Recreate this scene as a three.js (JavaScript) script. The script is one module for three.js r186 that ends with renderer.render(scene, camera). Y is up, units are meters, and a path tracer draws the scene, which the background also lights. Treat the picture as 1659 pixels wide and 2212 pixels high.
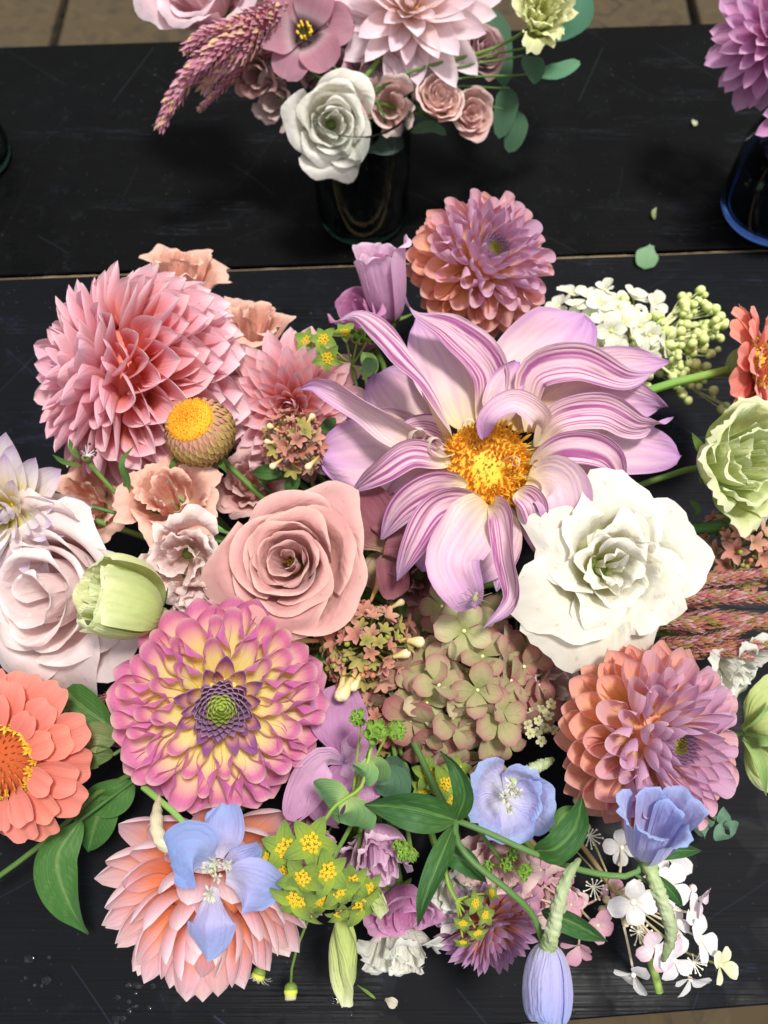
import * as THREE from 'three';
import { mergeGeometries } from 'three/addons/utils/BufferGeometryUtils.js';

// ------------------------------------------------------------------ camera, sky, sun, exposure
const VW = 1659, VH = 2212, FOV = 66, FL = (VH / 2) / Math.tan(FOV / 2 * Math.PI / 180);
const PITCH = 68 * Math.PI / 180, EYE = new THREE.Vector3(0, 0.62, 0);
const FWD = new THREE.Vector3(0, -Math.sin(PITCH), -Math.cos(PITCH));
const RIGHT = new THREE.Vector3(1, 0, 0), UPV = new THREE.Vector3().crossVectors(RIGHT, FWD), BACK = FWD.clone().negate();

const scene = new THREE.Scene();
const camera = new THREE.PerspectiveCamera(FOV, VW / VH, 0.02, 30);
camera.position.copy(EYE);
camera.lookAt(EYE.clone().add(FWD));
camera.focus = 0.45;
camera.userData.fStop = 7.5;

const renderer = new THREE.WebGLRenderer({ antialias: true });
renderer.toneMapping = THREE.LinearToneMapping;
renderer.toneMappingExposure = 2.12;
renderer.shadowMap.enabled = true;
renderer.shadowMap.type = THREE.PCFSoftShadowMap;

{ // an even overcast sky, three times as bright overhead as at the horizon
  const w = 64, h = 32, d = new Float32Array(w * h * 4);
  for (let j = 0; j < h; j++) for (let i = 0; i < w; i++) {
    const el = ((j + .5) / h - .5) * Math.PI, k = el > 0 ? (1 + 2 * Math.sin(el)) / 3 : .12, o = (j * w + i) * 4;
    d[o] = .52 * k; d[o + 1] = .53 * k; d[o + 2] = .55 * k; d[o + 3] = 1;
  }
  const sky = new THREE.DataTexture(d, w, h, THREE.RGBAFormat, THREE.FloatType);
  sky.mapping = THREE.EquirectangularReflectionMapping; sky.magFilter = THREE.LinearFilter; sky.needsUpdate = true;
  scene.background = sky; scene.environment = sky;
}
const sun = new THREE.DirectionalLight(new THREE.Color(1, .965, .90), 2.3);
sun.position.set(.42, 2.0, -.38); sun.target.position.set(0, 0, -.25);
sun.castShadow = true; sun.shadow.radius = 20; sun.shadow.mapSize.set(2048, 2048);
Object.assign(sun.shadow.camera, { left: -.9, right: .9, top: .9, bottom: -.9, near: .3, far: 4 });
scene.add(sun, sun.target);

// ------------------------------------------------------------------ helpers
const V3 = (x, y, z) => new THREE.Vector3(x, y, z);
const lerp = (a, b, t) => a + (b - a) * t, clamp = (x, a = 0, b = 1) => Math.min(b, Math.max(a, x));
const sstep = (a, b, x) => { const t = clamp((x - a) / (b - a)); return t * t * (3 - 2 * t); };
function rng(seed) { let a = seed * 2654435761 >>> 0; return () => { a = (a + 0x6D2B79F5) >>> 0; let t = a; t = Math.imul(t ^ t >>> 15, t | 1); t ^= t + Math.imul(t ^ t >>> 7, t | 61); return ((t ^ t >>> 14) >>> 0) / 4294967296; }; }
const noise1 = (seed) => { const r = rng(seed), a = Array.from({ length: 64 }, () => r() * 2 - 1); return x => { x = ((x % 64) + 64) % 64; const i = Math.floor(x), f = x - i, s = f * f * (3 - 2 * f); return a[i] * (1 - s) + a[(i + 1) % 64] * s; }; };
// a place seen along the direction (u, v) from the eye, at height h above the table
function P(u, v, h) {
  const d = FWD.clone().addScaledVector(RIGHT, (u - VW / 2) / FL).addScaledVector(UPV, (VH / 2 - v) / FL);
  return EYE.clone().addScaledVector(d, (h - EYE.y) / d.y);
}
const size = (p, px) => px * p.clone().sub(EYE).dot(FWD) / FL;      // length in metres of px at p
const AX = (x, y, z) => RIGHT.clone().multiplyScalar(x).addScaledVector(UPV, y).addScaledVector(BACK, z).normalize();
const _c = new THREE.Color();
const lin = h => { _c.set(h); return [_c.r, _c.g, _c.b]; };
const ramp = (...s) => { const st = []; for (let i = 0; i < s.length; i += 2) st.push([s[i], lin(s[i + 1])]); return t => { if (t <= st[0][0]) return st[0][1]; for (let i = 1; i < st.length; i++) if (t <= st[i][0]) { const f = (t - st[i - 1][0]) / (st[i][0] - st[i - 1][0]), a = st[i - 1][1], b = st[i][1]; return [lerp(a[0], b[0], f), lerp(a[1], b[1], f), lerp(a[2], b[2], f)]; } return st[st.length - 1][1]; }; };
const mixc = (a, b, t) => [lerp(a[0], b[0], t), lerp(a[1], b[1], t), lerp(a[2], b[2], t)];

const used = {};
function numbered(n) { const k = used[n] = (used[n] ?? -1) + 1; return k ? `${n}_${String(k).padStart(3, '0')}` : n; }
function thing(name, label, category, pos, axis, group, spin = 0) {
  const o = new THREE.Group(); o.name = numbered(name); scene.add(o);
  o.userData = { label, category }; if (group) o.userData.group = group;
  if (pos) o.position.copy(pos);
  if (axis) { o.quaternion.setFromUnitVectors(V3(0, 1, 0), axis.clone().normalize()); o.quaternion.multiply(new THREE.Quaternion().setFromAxisAngle(V3(0, 1, 0), spin)); }
  o.updateMatrixWorld(true);
  return o;
}
function part(name, geo, mat, parent, kind) {
  const m = new THREE.Mesh(geo, mat); m.name = name; m.castShadow = m.receiveShadow = true; parent.add(m);
  if (kind) m.userData.kind = kind;
  return m;
}

// ------------------------------------------------------------------ textures and materials
function streakTexture(seed, amp, w = 128, h = 64) {
  const d = new Uint8Array(w * h * 4), r = rng(seed), cols = [], n = noise1(seed + 3), n2 = noise1(seed + 7);
  for (let i = 0; i < w; i++) cols.push(.55 * n(i * .37) + .3 * n2(i * .9) + .15 * (r() * 2 - 1));
  for (let j = 0; j < h; j++) for (let i = 0; i < w; i++) {
    const k = cols[i] * .75 + .25 * cols[(i + 1) % w] + .25 * n(i * .5 + j * .13) + .12 * (r() * 2 - 1), x = clamp(1 - amp * (.5 + .5 * k)) * 255, o = (j * w + i) * 4;
    d[o] = d[o + 1] = d[o + 2] = x; d[o + 3] = 255;
  }
  const t = new THREE.DataTexture(d, w, h); t.magFilter = t.minFilter = THREE.LinearFilter; t.wrapS = t.wrapT = THREE.RepeatWrapping; t.needsUpdate = true;
  return t;
}
const bumpStreak = streakTexture(11, 1), colStreak = streakTexture(21, .17);
colStreak.colorSpace = THREE.NoColorSpace;
function crinkleTexture(seed, amp, base, n0 = 5, veins = .25, n = 256) {   // soft lumps, fine grain and faint veins that fan out from the base
  const r = rng(seed), lay = [n0, n0 * 2, n0 * 4, n0 * 9].map(k => ({ k, a: Array.from({ length: k * k }, () => r() * 2 - 1) })), vn = noise1(seed + 1);
  const val = (L, x, y) => { const fx = x * L.k, fy = y * L.k, i = Math.floor(fx), j = Math.floor(fy), u = fx - i, v = fy - j, a = u * u * (3 - 2 * u), b = v * v * (3 - 2 * v), g = (p, q) => L.a[((q % L.k) * L.k) + (p % L.k)]; return lerp(lerp(g(i, j), g(i + 1, j), a), lerp(g(i, j + 1), g(i + 1, j + 1), a), b); };
  const d = new Uint8Array(n * n * 4);
  for (let j = 0; j < n; j++) for (let i = 0; i < n; i++) { const x = i / n, y = j / n, k = .5 * val(lay[0], x, y) + .3 * val(lay[1], x, y) + .2 * val(lay[2], x, y) + .12 * val(lay[3], x, y) + veins * vn((x - .5) * 26 + 30 + 1.5 * val(lay[0], x, y)), o = (j * n + i) * 4; d[o] = d[o + 1] = d[o + 2] = clamp(base + amp * k) * 255; d[o + 3] = 255; }
  const t = new THREE.DataTexture(d, n, n); t.magFilter = t.minFilter = THREE.LinearFilter; t.wrapS = t.wrapT = THREE.RepeatWrapping; t.needsUpdate = true; return t;
}
function speckled(t, seed) { const r = rng(seed), n = 256, d = t.image.data; for (let k = 0; k < 9; k++) { const cx = r() * n, cy = r() * n, R = .8 + r() * 2.2, a = .25 + .5 * r(); for (let j = -6; j <= 6; j++) for (let i = -6; i <= 6; i++) { const q = clamp(1.3 - Math.hypot(i, j * (.6 + r() * .1)) / R), x = (Math.round(cx) + i + n) % n, y = (Math.round(cy) + j + n) % n, o = (y * n + x) * 4; for (let c = 0; c < 3; c++) d[o + c] *= 1 - q * a * [.25, .42, .6][c]; } } return t; }
const bumpCrinkle = crinkleTexture(5, .45, .5, 4, .35), colCrinkle = speckled(crinkleTexture(15, .06, .94, 6, .5), 4);
const matCache = {};
function petalMat(tint = 1, o = {}) {
  const key = JSON.stringify([tint, o]);
  return matCache[key] ??= new THREE.MeshPhysicalMaterial({ vertexColors: true, color: Array.isArray(tint) ? new THREE.Color().setRGB(...tint) : new THREE.Color().setRGB(tint, tint, tint), roughness: o.rough ?? .82, map: o.plain ? null : o.soft ? colCrinkle : colStreak, bumpMap: o.soft ? bumpCrinkle : bumpStreak, bumpScale: o.bump ?? .00025, transmission: o.trans ?? .42, thickness: 0, ior: 1.4, side: THREE.DoubleSide });
}
const tints = (a = .06) => [petalMat([1, 1, 1]), petalMat([1, 1 - a, 1 - a * .7]), petalMat([1 - a * .6, 1 - a * .8, 1 - a * .3]), petalMat([1, 1 - a * .3, 1 - a])];
const leafMat = petalMat([1, 1, 1], { rough: .62, trans: .12, bump: .0004 });
const leafMatDull = petalMat([.92, 1, .98], { rough: .85, trans: .12, bump: .0004 });
const stemMat = new THREE.MeshPhysicalMaterial({ vertexColors: true, roughness: .55, bumpMap: bumpStreak, bumpScale: .0003 });
const solidMat = (hex, rough = .6) => matCache['s' + hex + rough] ??= new THREE.MeshStandardMaterial({ color: hex, roughness: rough });
const vcMat = matCache.vc = new THREE.MeshPhysicalMaterial({ vertexColors: true, roughness: .7 });

// ------------------------------------------------------------------ geometry
// petals are lighter dyes than leaves
const dye = c => { const k = lerp(.82, 1, sstep(0, .12, (c[1] - Math.max(c[0], c[2])) / (c[1] + 1e-4))); return k === 1 ? c : [Math.pow(c[0], k), Math.pow(c[1], k), Math.pow(c[2], k)]; };
// a thin two-sided sheet: fn(u, v) -> point, u 0..1 along, v -1..1 across; the front looks along du x dv
function sheet(nu, nv, fn, th, colF, colB) {   // with colB the back is a second skin of its own colour, th behind the front
  const a = (nu + 1) * (nv + 1), two = colB ? 2 : 1, pos = new Float32Array(a * 3 * two), uv = new Float32Array(a * 2 * two), col = new Float32Array(a * 3 * two), idx = [], pts = [];
  for (let i = 0; i <= nu; i++) for (let j = 0; j <= nv; j++) pts.push(fn(i / nu, j / nv * 2 - 1));
  const N = pts.map(() => V3(0, 0, 0)), e1 = V3(), e2 = V3();
  const at = (i, j) => i * (nv + 1) + j;
  for (let i = 0; i < nu; i++) for (let j = 0; j < nv; j++) {
    const q = [at(i, j), at(i + 1, j), at(i + 1, j + 1), at(i, j + 1)];
    for (const [x, y, z] of [[q[0], q[1], q[2]], [q[0], q[2], q[3]]]) {
      e1.subVectors(pts[y], pts[x]); e2.subVectors(pts[z], pts[x]); e1.cross(e2);
      N[x].add(e1); N[y].add(e1); N[z].add(e1);
    }
    idx.push(q[0], q[1], q[2], q[0], q[2], q[3]); if (colB) idx.push(a + q[0], a + q[2], a + q[1], a + q[0], a + q[3], a + q[2]);
  }
  const nor = new Float32Array(a * 3 * two);
  for (let i = 0; i <= nu; i++) for (let j = 0; j <= nv; j++) {
    const k = at(i, j), u = i / nu, v = j / nv * 2 - 1, n = N[k].lengthSq() > 1e-20 ? N[k].normalize() : V3(0, 1, 0), p = pts[k];
    const t = th * (1 - v * v * v * v) * (1 - Math.pow(u, 8));
    p.toArray(pos, k * 3); n.toArray(nor, k * 3); uv[k * 2] = v * .5 + .5; uv[k * 2 + 1] = u; col.set(dye(colF(u, v)), k * 3);
    if (!colB) continue;
    pos[(a + k) * 3] = p.x - n.x * t; pos[(a + k) * 3 + 1] = p.y - n.y * t; pos[(a + k) * 3 + 2] = p.z - n.z * t;
    nor[(a + k) * 3] = -n.x; nor[(a + k) * 3 + 1] = -n.y; nor[(a + k) * 3 + 2] = -n.z;
    uv[(a + k) * 2] = v * .5 + .5; uv[(a + k) * 2 + 1] = u; col.set(dye(colB(u, v)), (a + k) * 3);
  }
  const g = new THREE.BufferGeometry();
  g.setAttribute('position', new THREE.BufferAttribute(pos, 3)); g.setAttribute('normal', new THREE.BufferAttribute(nor, 3));
  g.setAttribute('uv', new THREE.BufferAttribute(uv, 2)); g.setAttribute('color', new THREE.BufferAttribute(col, 3)); g.setIndex(idx);
  return g;
}
// outlines: half width along the length
const OUT = {
  point: u => Math.pow(Math.sin(Math.PI * Math.pow(clamp(u), .62) * .999), .75) * .98 + .10 * (1 - u),
  keel: u => Math.sqrt(clamp(u * 2.2 + .08, 0, 1)) * Math.pow(clamp(1 - Math.pow(u, 3)), .68),
  ovate: u => Math.sqrt(clamp(u * 3, 0, 1)) * Math.sqrt(clamp(1 - Math.pow(u, 3.2))) + .12 * (1 - u),
  spoon: u => (.35 + .65 * sstep(0, .65, u)) * Math.sqrt(clamp(1 - Math.pow(u, 5))),
  lance: u => Math.pow(Math.sin(Math.PI * Math.pow(clamp(u), .75)), .9) + .03,
  round: u => (.22 + .78 * sstep(0, .55, u)) * Math.sqrt(clamp(1 - Math.pow(u, 6))),
  strap: u => (.45 + .55 * sstep(0, .35, u)) * Math.pow(clamp(1 - Math.pow(u, 4.5)), .6),
  tube: u => .5 + .5 * sstep(0, .6, u) - .12 * sstep(.75, 1, u),
  bowl: u => (.45 + .55 * sstep(0, .6, u)) * Math.pow(clamp(1 - Math.pow(u, 9)), .5),
  fan: u => .2 + .8 * sstep(0, .9, u),
};
// a petal along +z whose front looks to +y: bend(u) angle of the midrib, cup(u) half angle of the cross-section
function bendPetal(o) {
  const K = 40, tab = [[0, 0, 0]], out = o.out || OUT.point, W = o.W, cup = o.cup || (() => .5), bend = o.bend || (() => 0);
  let y = 0, z = 0;
  for (let i = 1; i <= K; i++) { const th = bend((i - .5) / K); y += Math.sin(th) / K; z += Math.cos(th) / K; tab.push([y, z, bend(i / K)]); }
  tab[0][2] = bend(0);
  const look = u => { const x = clamp(u) * K, i = Math.min(K - 1, Math.floor(x)), f = x - i; return [0, 1, 2].map(k => lerp(tab[i][k], tab[i + 1][k], f)); };
  const nz = noise1((o.seed || 1) * 17 + 5);
  return sheet(o.nu || 9, o.nv || 8, (u, v) => {
    const ue = u * (1 - (o.round || 0) * Math.pow(Math.abs(v), o.rp || 2.5) - (o.notch || 0) * sstep(.5, 1, u) * Math.max(0, Math.cos(v * Math.PI * (o.nf || 1))));
    const [my, mz, th] = look(ue), w = W * out(ue), c = Math.max(.02, cup(ue)), a = v * c, R = w / c, tw = (o.twist || 0) * ue * ue;
    let x = R * Math.sin(a), n = R * (1 - Math.cos(a));
    if (o.fold) n += o.fold * w * Math.abs(v);
    if (o.groove) n += o.groove * W * Math.sin(v * Math.PI * 2.5) * u;
    if (o.ruffle) n += o.ruffle * u * u * Math.abs(v) * (Math.sin(u * 9 + (v > 0 ? 1.3 : 4.1) + (o.seed || 0)) + .8 * nz(u * 7 + v * 2 + (o.seed || 0)));
    if (tw) { const cx = x * Math.cos(tw) - n * Math.sin(tw); n = x * Math.sin(tw) + n * Math.cos(tw); x = cx; }
    if (o.side) x += o.side * ue * ue;
    return V3(x, my + n * Math.cos(th), mz - n * Math.sin(th));
  }, 0, o.colF);
}
// a petal or leaf along a curve through world points, in the axes of group g
function sweepPetal(g, o) {
  const inv = g.matrixWorld.clone().invert();
  const wp = o.pts.map(p => Array.isArray(p) ? P(...p) : p.clone()), cv = new THREE.CatmullRomCurve3(wp, false, 'centripetal');
  const hint = o.hint || BACK, roll = o.roll || [0], out = o.out || OUT.lance, w0 = o.w;
  const cup = typeof o.cup === 'function' ? o.cup : () => o.cup ?? .5, nz = noise1((o.seed || 1) * 13 + 1), L = cv.getLength();
  const X = V3(), N = V3();
  const rollAt = u => { const x = u * (roll.length - 1), i = Math.min(roll.length - 2, Math.floor(x)); return roll.length < 2 ? roll[0] : lerp(roll[i], roll[i + 1], sstep(0, 1, x - i)); };
  return sheet(o.nu || 18, o.nv || 10, (u, v) => {
    const ue = u * (1 - (o.round || 0) * Math.pow(Math.abs(v), 2.2) - (o.notch || 0) * sstep(.6, 1, u) * Math.max(0, Math.cos(v * Math.PI)) + (o.jag || 0) * sstep(.7, 1, u) * nz(v * 6 + 9));
    const p = cv.getPointAt(clamp(ue)), t = cv.getTangentAt(clamp(ue));
    N.copy(hint).addScaledVector(t, -hint.dot(t)).normalize(); X.crossVectors(N, t);
    const r = rollAt(ue), n2 = N.clone().multiplyScalar(Math.cos(r)).addScaledVector(X, Math.sin(r)), x2 = X.clone().multiplyScalar(Math.cos(r)).addScaledVector(N, -Math.sin(r));
    const w = w0 * out(ue), c = cup(ue), s = Math.sign(c) || 1, ca = Math.max(.02, Math.abs(c)), a = v * ca, R = w / ca;
    let nn = s * R * (1 - Math.cos(a));
    if (o.fold) nn += o.fold * w * Math.abs(v);
    if (o.ruffle) nn += o.ruffle * w0 * u * Math.pow(Math.abs(v), 1.5) * (Math.sin(u * (o.rf || 11) + (v > 0 ? 0 : 2.2) + (o.seed || 0)) + .7 * nz(u * 8 + v * 3));
    if (o.lump) nn += o.lump * w0 * nz(u * 4 + v * 1.7 + 20) * sstep(0, .2, u);
    return p.addScaledVector(x2, R * Math.sin(a)).addScaledVector(n2, nn).applyMatrix4(inv);
  }, o.th ?? .0004, o.colF, o.two ? o.colB : null);
}
function tubeThrough(g, pts, radii, col, o = {}) {   // a tapering stem through world points, in the axes of g
  const inv = g.matrixWorld.clone().invert(), wp = pts.map(p => (Array.isArray(p) ? P(...p) : p.clone()).applyMatrix4(inv)), cv = new THREE.CatmullRomCurve3(wp, false, 'centripetal');
  const ns = o.ns || 14, nr = o.nr || 8, fr = cv.computeFrenetFrames(ns), pos = [], colr = [], uv = [], idx = [], nz = noise1(o.seed || 3);
  const ra = u => { const x = u * (radii.length - 1), i = Math.min(radii.length - 2, Math.floor(x)); return radii.length < 2 ? radii[0] : lerp(radii[i], radii[i + 1], x - i); };
  for (let i = 0; i <= ns; i++) for (let j = 0; j <= nr; j++) {
    const u = i / ns, a = j / nr * Math.PI * 2, p = cv.getPointAt(u), r = ra(u) * (1 + (o.bumpy || 0) * nz(i * 3.7 + (j % nr) * 5.3));
    p.addScaledVector(fr.normals[i], Math.cos(a) * r).addScaledVector(fr.binormals[i], Math.sin(a) * r);
    pos.push(p.x, p.y, p.z); uv.push(j / nr, u * 4); const c = col(u, j / nr); colr.push(...c);
    if (i < ns && j < nr) { const q = i * (nr + 1) + j; idx.push(q, q + 1, q + nr + 1, q + 1, q + nr + 2, q + nr + 1); }
  }
  for (const e of [0, ns]) { const c0 = pos.length / 3, p = cv.getPointAt(e / ns); pos.push(p.x, p.y, p.z); uv.push(.5, .5); colr.push(...col(e / ns, 0)); for (let j = 0; j < nr; j++) { const q = e * (nr + 1) + j; idx.push(...(e ? [c0, q, q + 1] : [c0, q + 1, q])); } }
  const ge = new THREE.BufferGeometry(); ge.setAttribute('position', new THREE.Float32BufferAttribute(pos, 3)); ge.setAttribute('uv', new THREE.Float32BufferAttribute(uv, 2)); ge.setAttribute('color', new THREE.Float32BufferAttribute(colr, 3)); ge.setIndex(idx); ge.computeVertexNormals();
  return ge;
}
function tinted(ge, hex) { const c = lin(hex), n = ge.attributes.position.count, a = new Float32Array(n * 3); for (let i = 0; i < n; i++) a.set(c, i * 3); ge.setAttribute('color', new THREE.BufferAttribute(a, 3)); return ge; }
const clean = ge => { const g = ge.index ? ge.toNonIndexed() : ge; for (const k of Object.keys(g.attributes)) if (!['position', 'normal', 'uv', 'color'].includes(k)) g.deleteAttribute(k); return g; };
const merged = list => mergeGeometries(list.map(clean));
function basis(pos, dir, n) { const x = V3().crossVectors(n, dir).normalize(), y = V3().crossVectors(dir, x).normalize(); return new THREE.Matrix4().makeBasis(x, y, dir.clone().normalize()).setPosition(pos); }
function placeM(m, mat, s = 1) { m.matrix.copy(mat).scale(s.isVector3 ? s : V3(s, s, s)); m.matrix.decompose(m.position, m.quaternion, m.scale); return m; }
const GREEN = ramp(0, '#5f7d33', 1, '#3f6a24');
// the bowl's mouth, where the stems of the front flowers end
const BOWL = P(830, 1400, 0), MOUTH = k => { const r = rng(k * 31 + 7); const a = r() * 6.28, d = .05 * Math.sqrt(r()); return V3(BOWL.x + d * Math.cos(a), .085, BOWL.z + d * Math.sin(a)); };
let stemCount = 0;
function stem(g, foot, rad = .0022, col = GREEN, down = .03) {
  const p = g.position.clone(), ax = V3(0, 1, 0).applyQuaternion(g.quaternion), f = foot || MOUTH(++stemCount);
  const a = p.clone().addScaledVector(ax, -down), mid = a.clone().lerp(f, .55); mid.y = Math.max(mid.y - .012, Math.min(a.y, f.y));
  return part('stem', tubeThrough(g, [p.clone().addScaledVector(ax, -.004), a, mid, f, f.clone().add(V3(0, -.06, 0))], [rad, rad * 1.1], u => col(u)), stemMat, g);
}

// ------------------------------------------------------------------ the setting: ground and table
function canvasTexture(w, h, draw, srgb = true) { const c = document.createElement('canvas'); c.width = w; c.height = h; draw(c.getContext('2d'), w, h); const t = new THREE.CanvasTexture(c); t.wrapS = t.wrapT = THREE.RepeatWrapping; if (srgb) t.colorSpace = THREE.SRGBColorSpace; return t; }
function paintTexture(seed, base, span) {   // black paint on boards: grain, scuffs, dust and pale nicks
  return canvasTexture(1024, 1024, (x, w, h) => {
    const r = rng(seed); x.fillStyle = base; x.fillRect(0, 0, w, h);
    for (let i = 0; i < 2600; i++) { const y = r() * h, l = 40 + r() * 260; x.strokeStyle = r() < .5 ? `rgba(48,53,62,${.03 + r() * .09})` : `rgba(0,0,0,${.05 + r() * .2})`; x.lineWidth = .5 + r() * 1.6; const x0 = r() * w; x.beginPath(); x.moveTo(x0, y); x.lineTo(x0 + l, y + (r() - .5) * 4); x.stroke(); }
    for (let i = 0; i < 160; i++) { const px = r() * w, py = r() * h, n = 4 + r() * 14; for (let k = 0; k < n; k++) { x.fillStyle = `rgba(110,116,126,${.03 + r() * .06})`; x.beginPath(); x.ellipse(px + (r() - .5) * 46, py + (r() - .5) * 24, 2 + r() * 11, 1 + r() * 5, r() * 3, 0, 7); x.fill(); } }
    for (let i = 0; i < 46; i++) { const px = r() * w, py = r() * h, a = r() < .6 ? .5 + r() * .3 : r() * 3.1, l = 30 + r() * 190; x.strokeStyle = `rgba(165,168,172,${.10 + r() * .26})`; x.lineWidth = .7 + r() * 2.2; x.beginPath(); x.moveTo(px, py); x.quadraticCurveTo(px + l * .5 * Math.cos(a) + r() * 9, py + l * .5 * Math.sin(a), px + l * Math.cos(a), py + l * Math.sin(a)); x.stroke(); }
    for (let i = 0; i < 26; i++) { const px = r() * w, py = r() * h, l = 60 + r() * 200; for (let k = 0; k < 60; k++) { x.strokeStyle = `rgba(140,146,158,${.05 + r() * .14})`; x.lineWidth = .6 + r() * 1.8; const y = py + (r() - .5) * 34, x0 = px + (r() - .5) * l; x.beginPath(); x.moveTo(x0, y); x.lineTo(x0 + 8 + r() * 50, y + (r() - .5) * 3); x.stroke(); } }
    for (let i = 0; i < 900; i++) { x.fillStyle = r() < .75 ? `rgba(170,170,164,${.1 + r() * .4})` : `rgba(196,172,138,${.15 + r() * .5})`; x.beginPath(); x.ellipse(r() * w, r() * h, .5 + r() * 1.5, .5 + r() * 1.3, r() * 3, 0, 7); x.fill(); }
  });
}
function grainTexture(seed) {
  return canvasTexture(1024, 1024, (x, w, h) => {
    const r = rng(seed); x.fillStyle = '#808080'; x.fillRect(0, 0, w, h);
    for (let i = 0; i < 5000; i++) { const y = r() * h, l = 30 + r() * 300, x0 = r() * w, g = Math.floor(60 + r() * 130); x.strokeStyle = `rgba(${g},${g},${g},.35)`; x.lineWidth = .6 + r() * 2; x.beginPath(); x.moveTo(x0, y); x.lineTo(x0 + l, y + (r() - .5) * 5); x.stroke(); }
  }, false);
}
function dampTexture(seed) {   // dull dry paint with handled and damp, smoother patches
  return canvasTexture(512, 512, (x, w, h) => { const r = rng(seed); x.fillStyle = '#c8c8c8'; x.fillRect(0, 0, w, h); for (let i = 0; i < 60; i++) { const px = r() * w, py = r() * h; for (let k = 0; k < 22; k++) { x.fillStyle = `rgba(60,60,60,${.05 + r() * .16})`; x.beginPath(); x.ellipse(px + (r() - .5) * 60, py + (r() - .5) * 34, 2 + r() * 16, 2 + r() * 9, r() * 3, 0, 7); x.fill(); } } }, false);
}
function metre(t, rep, off = 0) { const c = t.clone(); c.repeat.set(rep, rep); c.offset.set(off, off * .37); c.needsUpdate = true; return c; }
const grain = grainTexture(5);
const boardBack = new THREE.MeshPhysicalMaterial({ color: '#8e949c', map: metre(paintTexture(3, '#060708'), 2.0), bumpMap: metre(grain, 2.0), bumpScale: .0006, roughness: .85, roughnessMap: metre(dampTexture(8), 1.1, .1), specularIntensity: .14 });
const boardFront = new THREE.MeshPhysicalMaterial({ color: '#8090b0', map: metre(paintTexture(9, '#0b0d12'), 1.9, .31), bumpMap: metre(grain, 1.9), bumpScale: .0010, roughness: .8, roughnessMap: metre(dampTexture(6), 1.3, .2), specularIntensity: .2 });
const bareWood = new THREE.MeshStandardMaterial({ color: '#8a7658', roughness: .8, bumpMap: metre(grain, 6), bumpScale: .0008 });
{
  const line = (a, b) => { const d = b.clone().sub(a).multiplyScalar(1 / (b.x - a.x)); return x => a.clone().addScaledVector(d, x - a.x); };
  const back = line(P(0, 101, 0), P(1659, 46, 0)), mid = line(P(0, 598, 0), P(1659, 536, 0)), front = line(P(1250, 2204, 0), P(1659, 2172, 0));
  const t = thing('table', 'long black painted wooden table with worn boards under the flowers', 'table', V3(0, -.45, -.35));
  const board = (a, b, m, x0, x1, lift) => {
    const sh = new THREE.Shape([[x0, a], [x1, a], [x1, b], [x0, b]].map(([x, f]) => { const p = f(x); return new THREE.Vector2(p.x, -p.z); }));
    const ge = new THREE.ExtrudeGeometry(sh, { depth: .036, bevelThickness: .002, bevelSize: .0015, bevelSegments: 2, bevelOffset: -.0015 });
    const me = part('board', ge, m, t); me.rotation.x = -Math.PI / 2; me.position.set(0, .45 - .038 + lift, .35); return me;
  };
  const off = (f, dz) => x => f(x).add(V3(0, 0, dz));
  board(off(mid, -.0022), back, boardBack, -1.1, 1.1, 0);
  board(front, off(mid, .0022), boardFront, -1.1, 1.1, 0);
  // the bare arris of the front board, of uneven width
  const nz = noise1(71), ge = sheet(260, 2, (u, v) => { const p = mid(lerp(-.7, .7, u)), w = .0011 + .0015 * clamp(.55 + .8 * nz(u * 60) + .4 * nz(u * 190)); return V3(p.x, .45 - .0006 + (v > 0 ? -.002 : .0002), p.z + .35 + .0022 - v * w); }, .0003, () => [1, 1, 1]);
  part('worn_edge', ge, bareWood, t);
  for (const [x, z] of [[-.8, -.42], [.8, -.46], [-.8, .42], [.8, .38]]) { const l = part('leg', new THREE.BoxGeometry(.06, .41, .06), boardBack, t); l.position.set(x, .206, z); }
}
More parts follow.
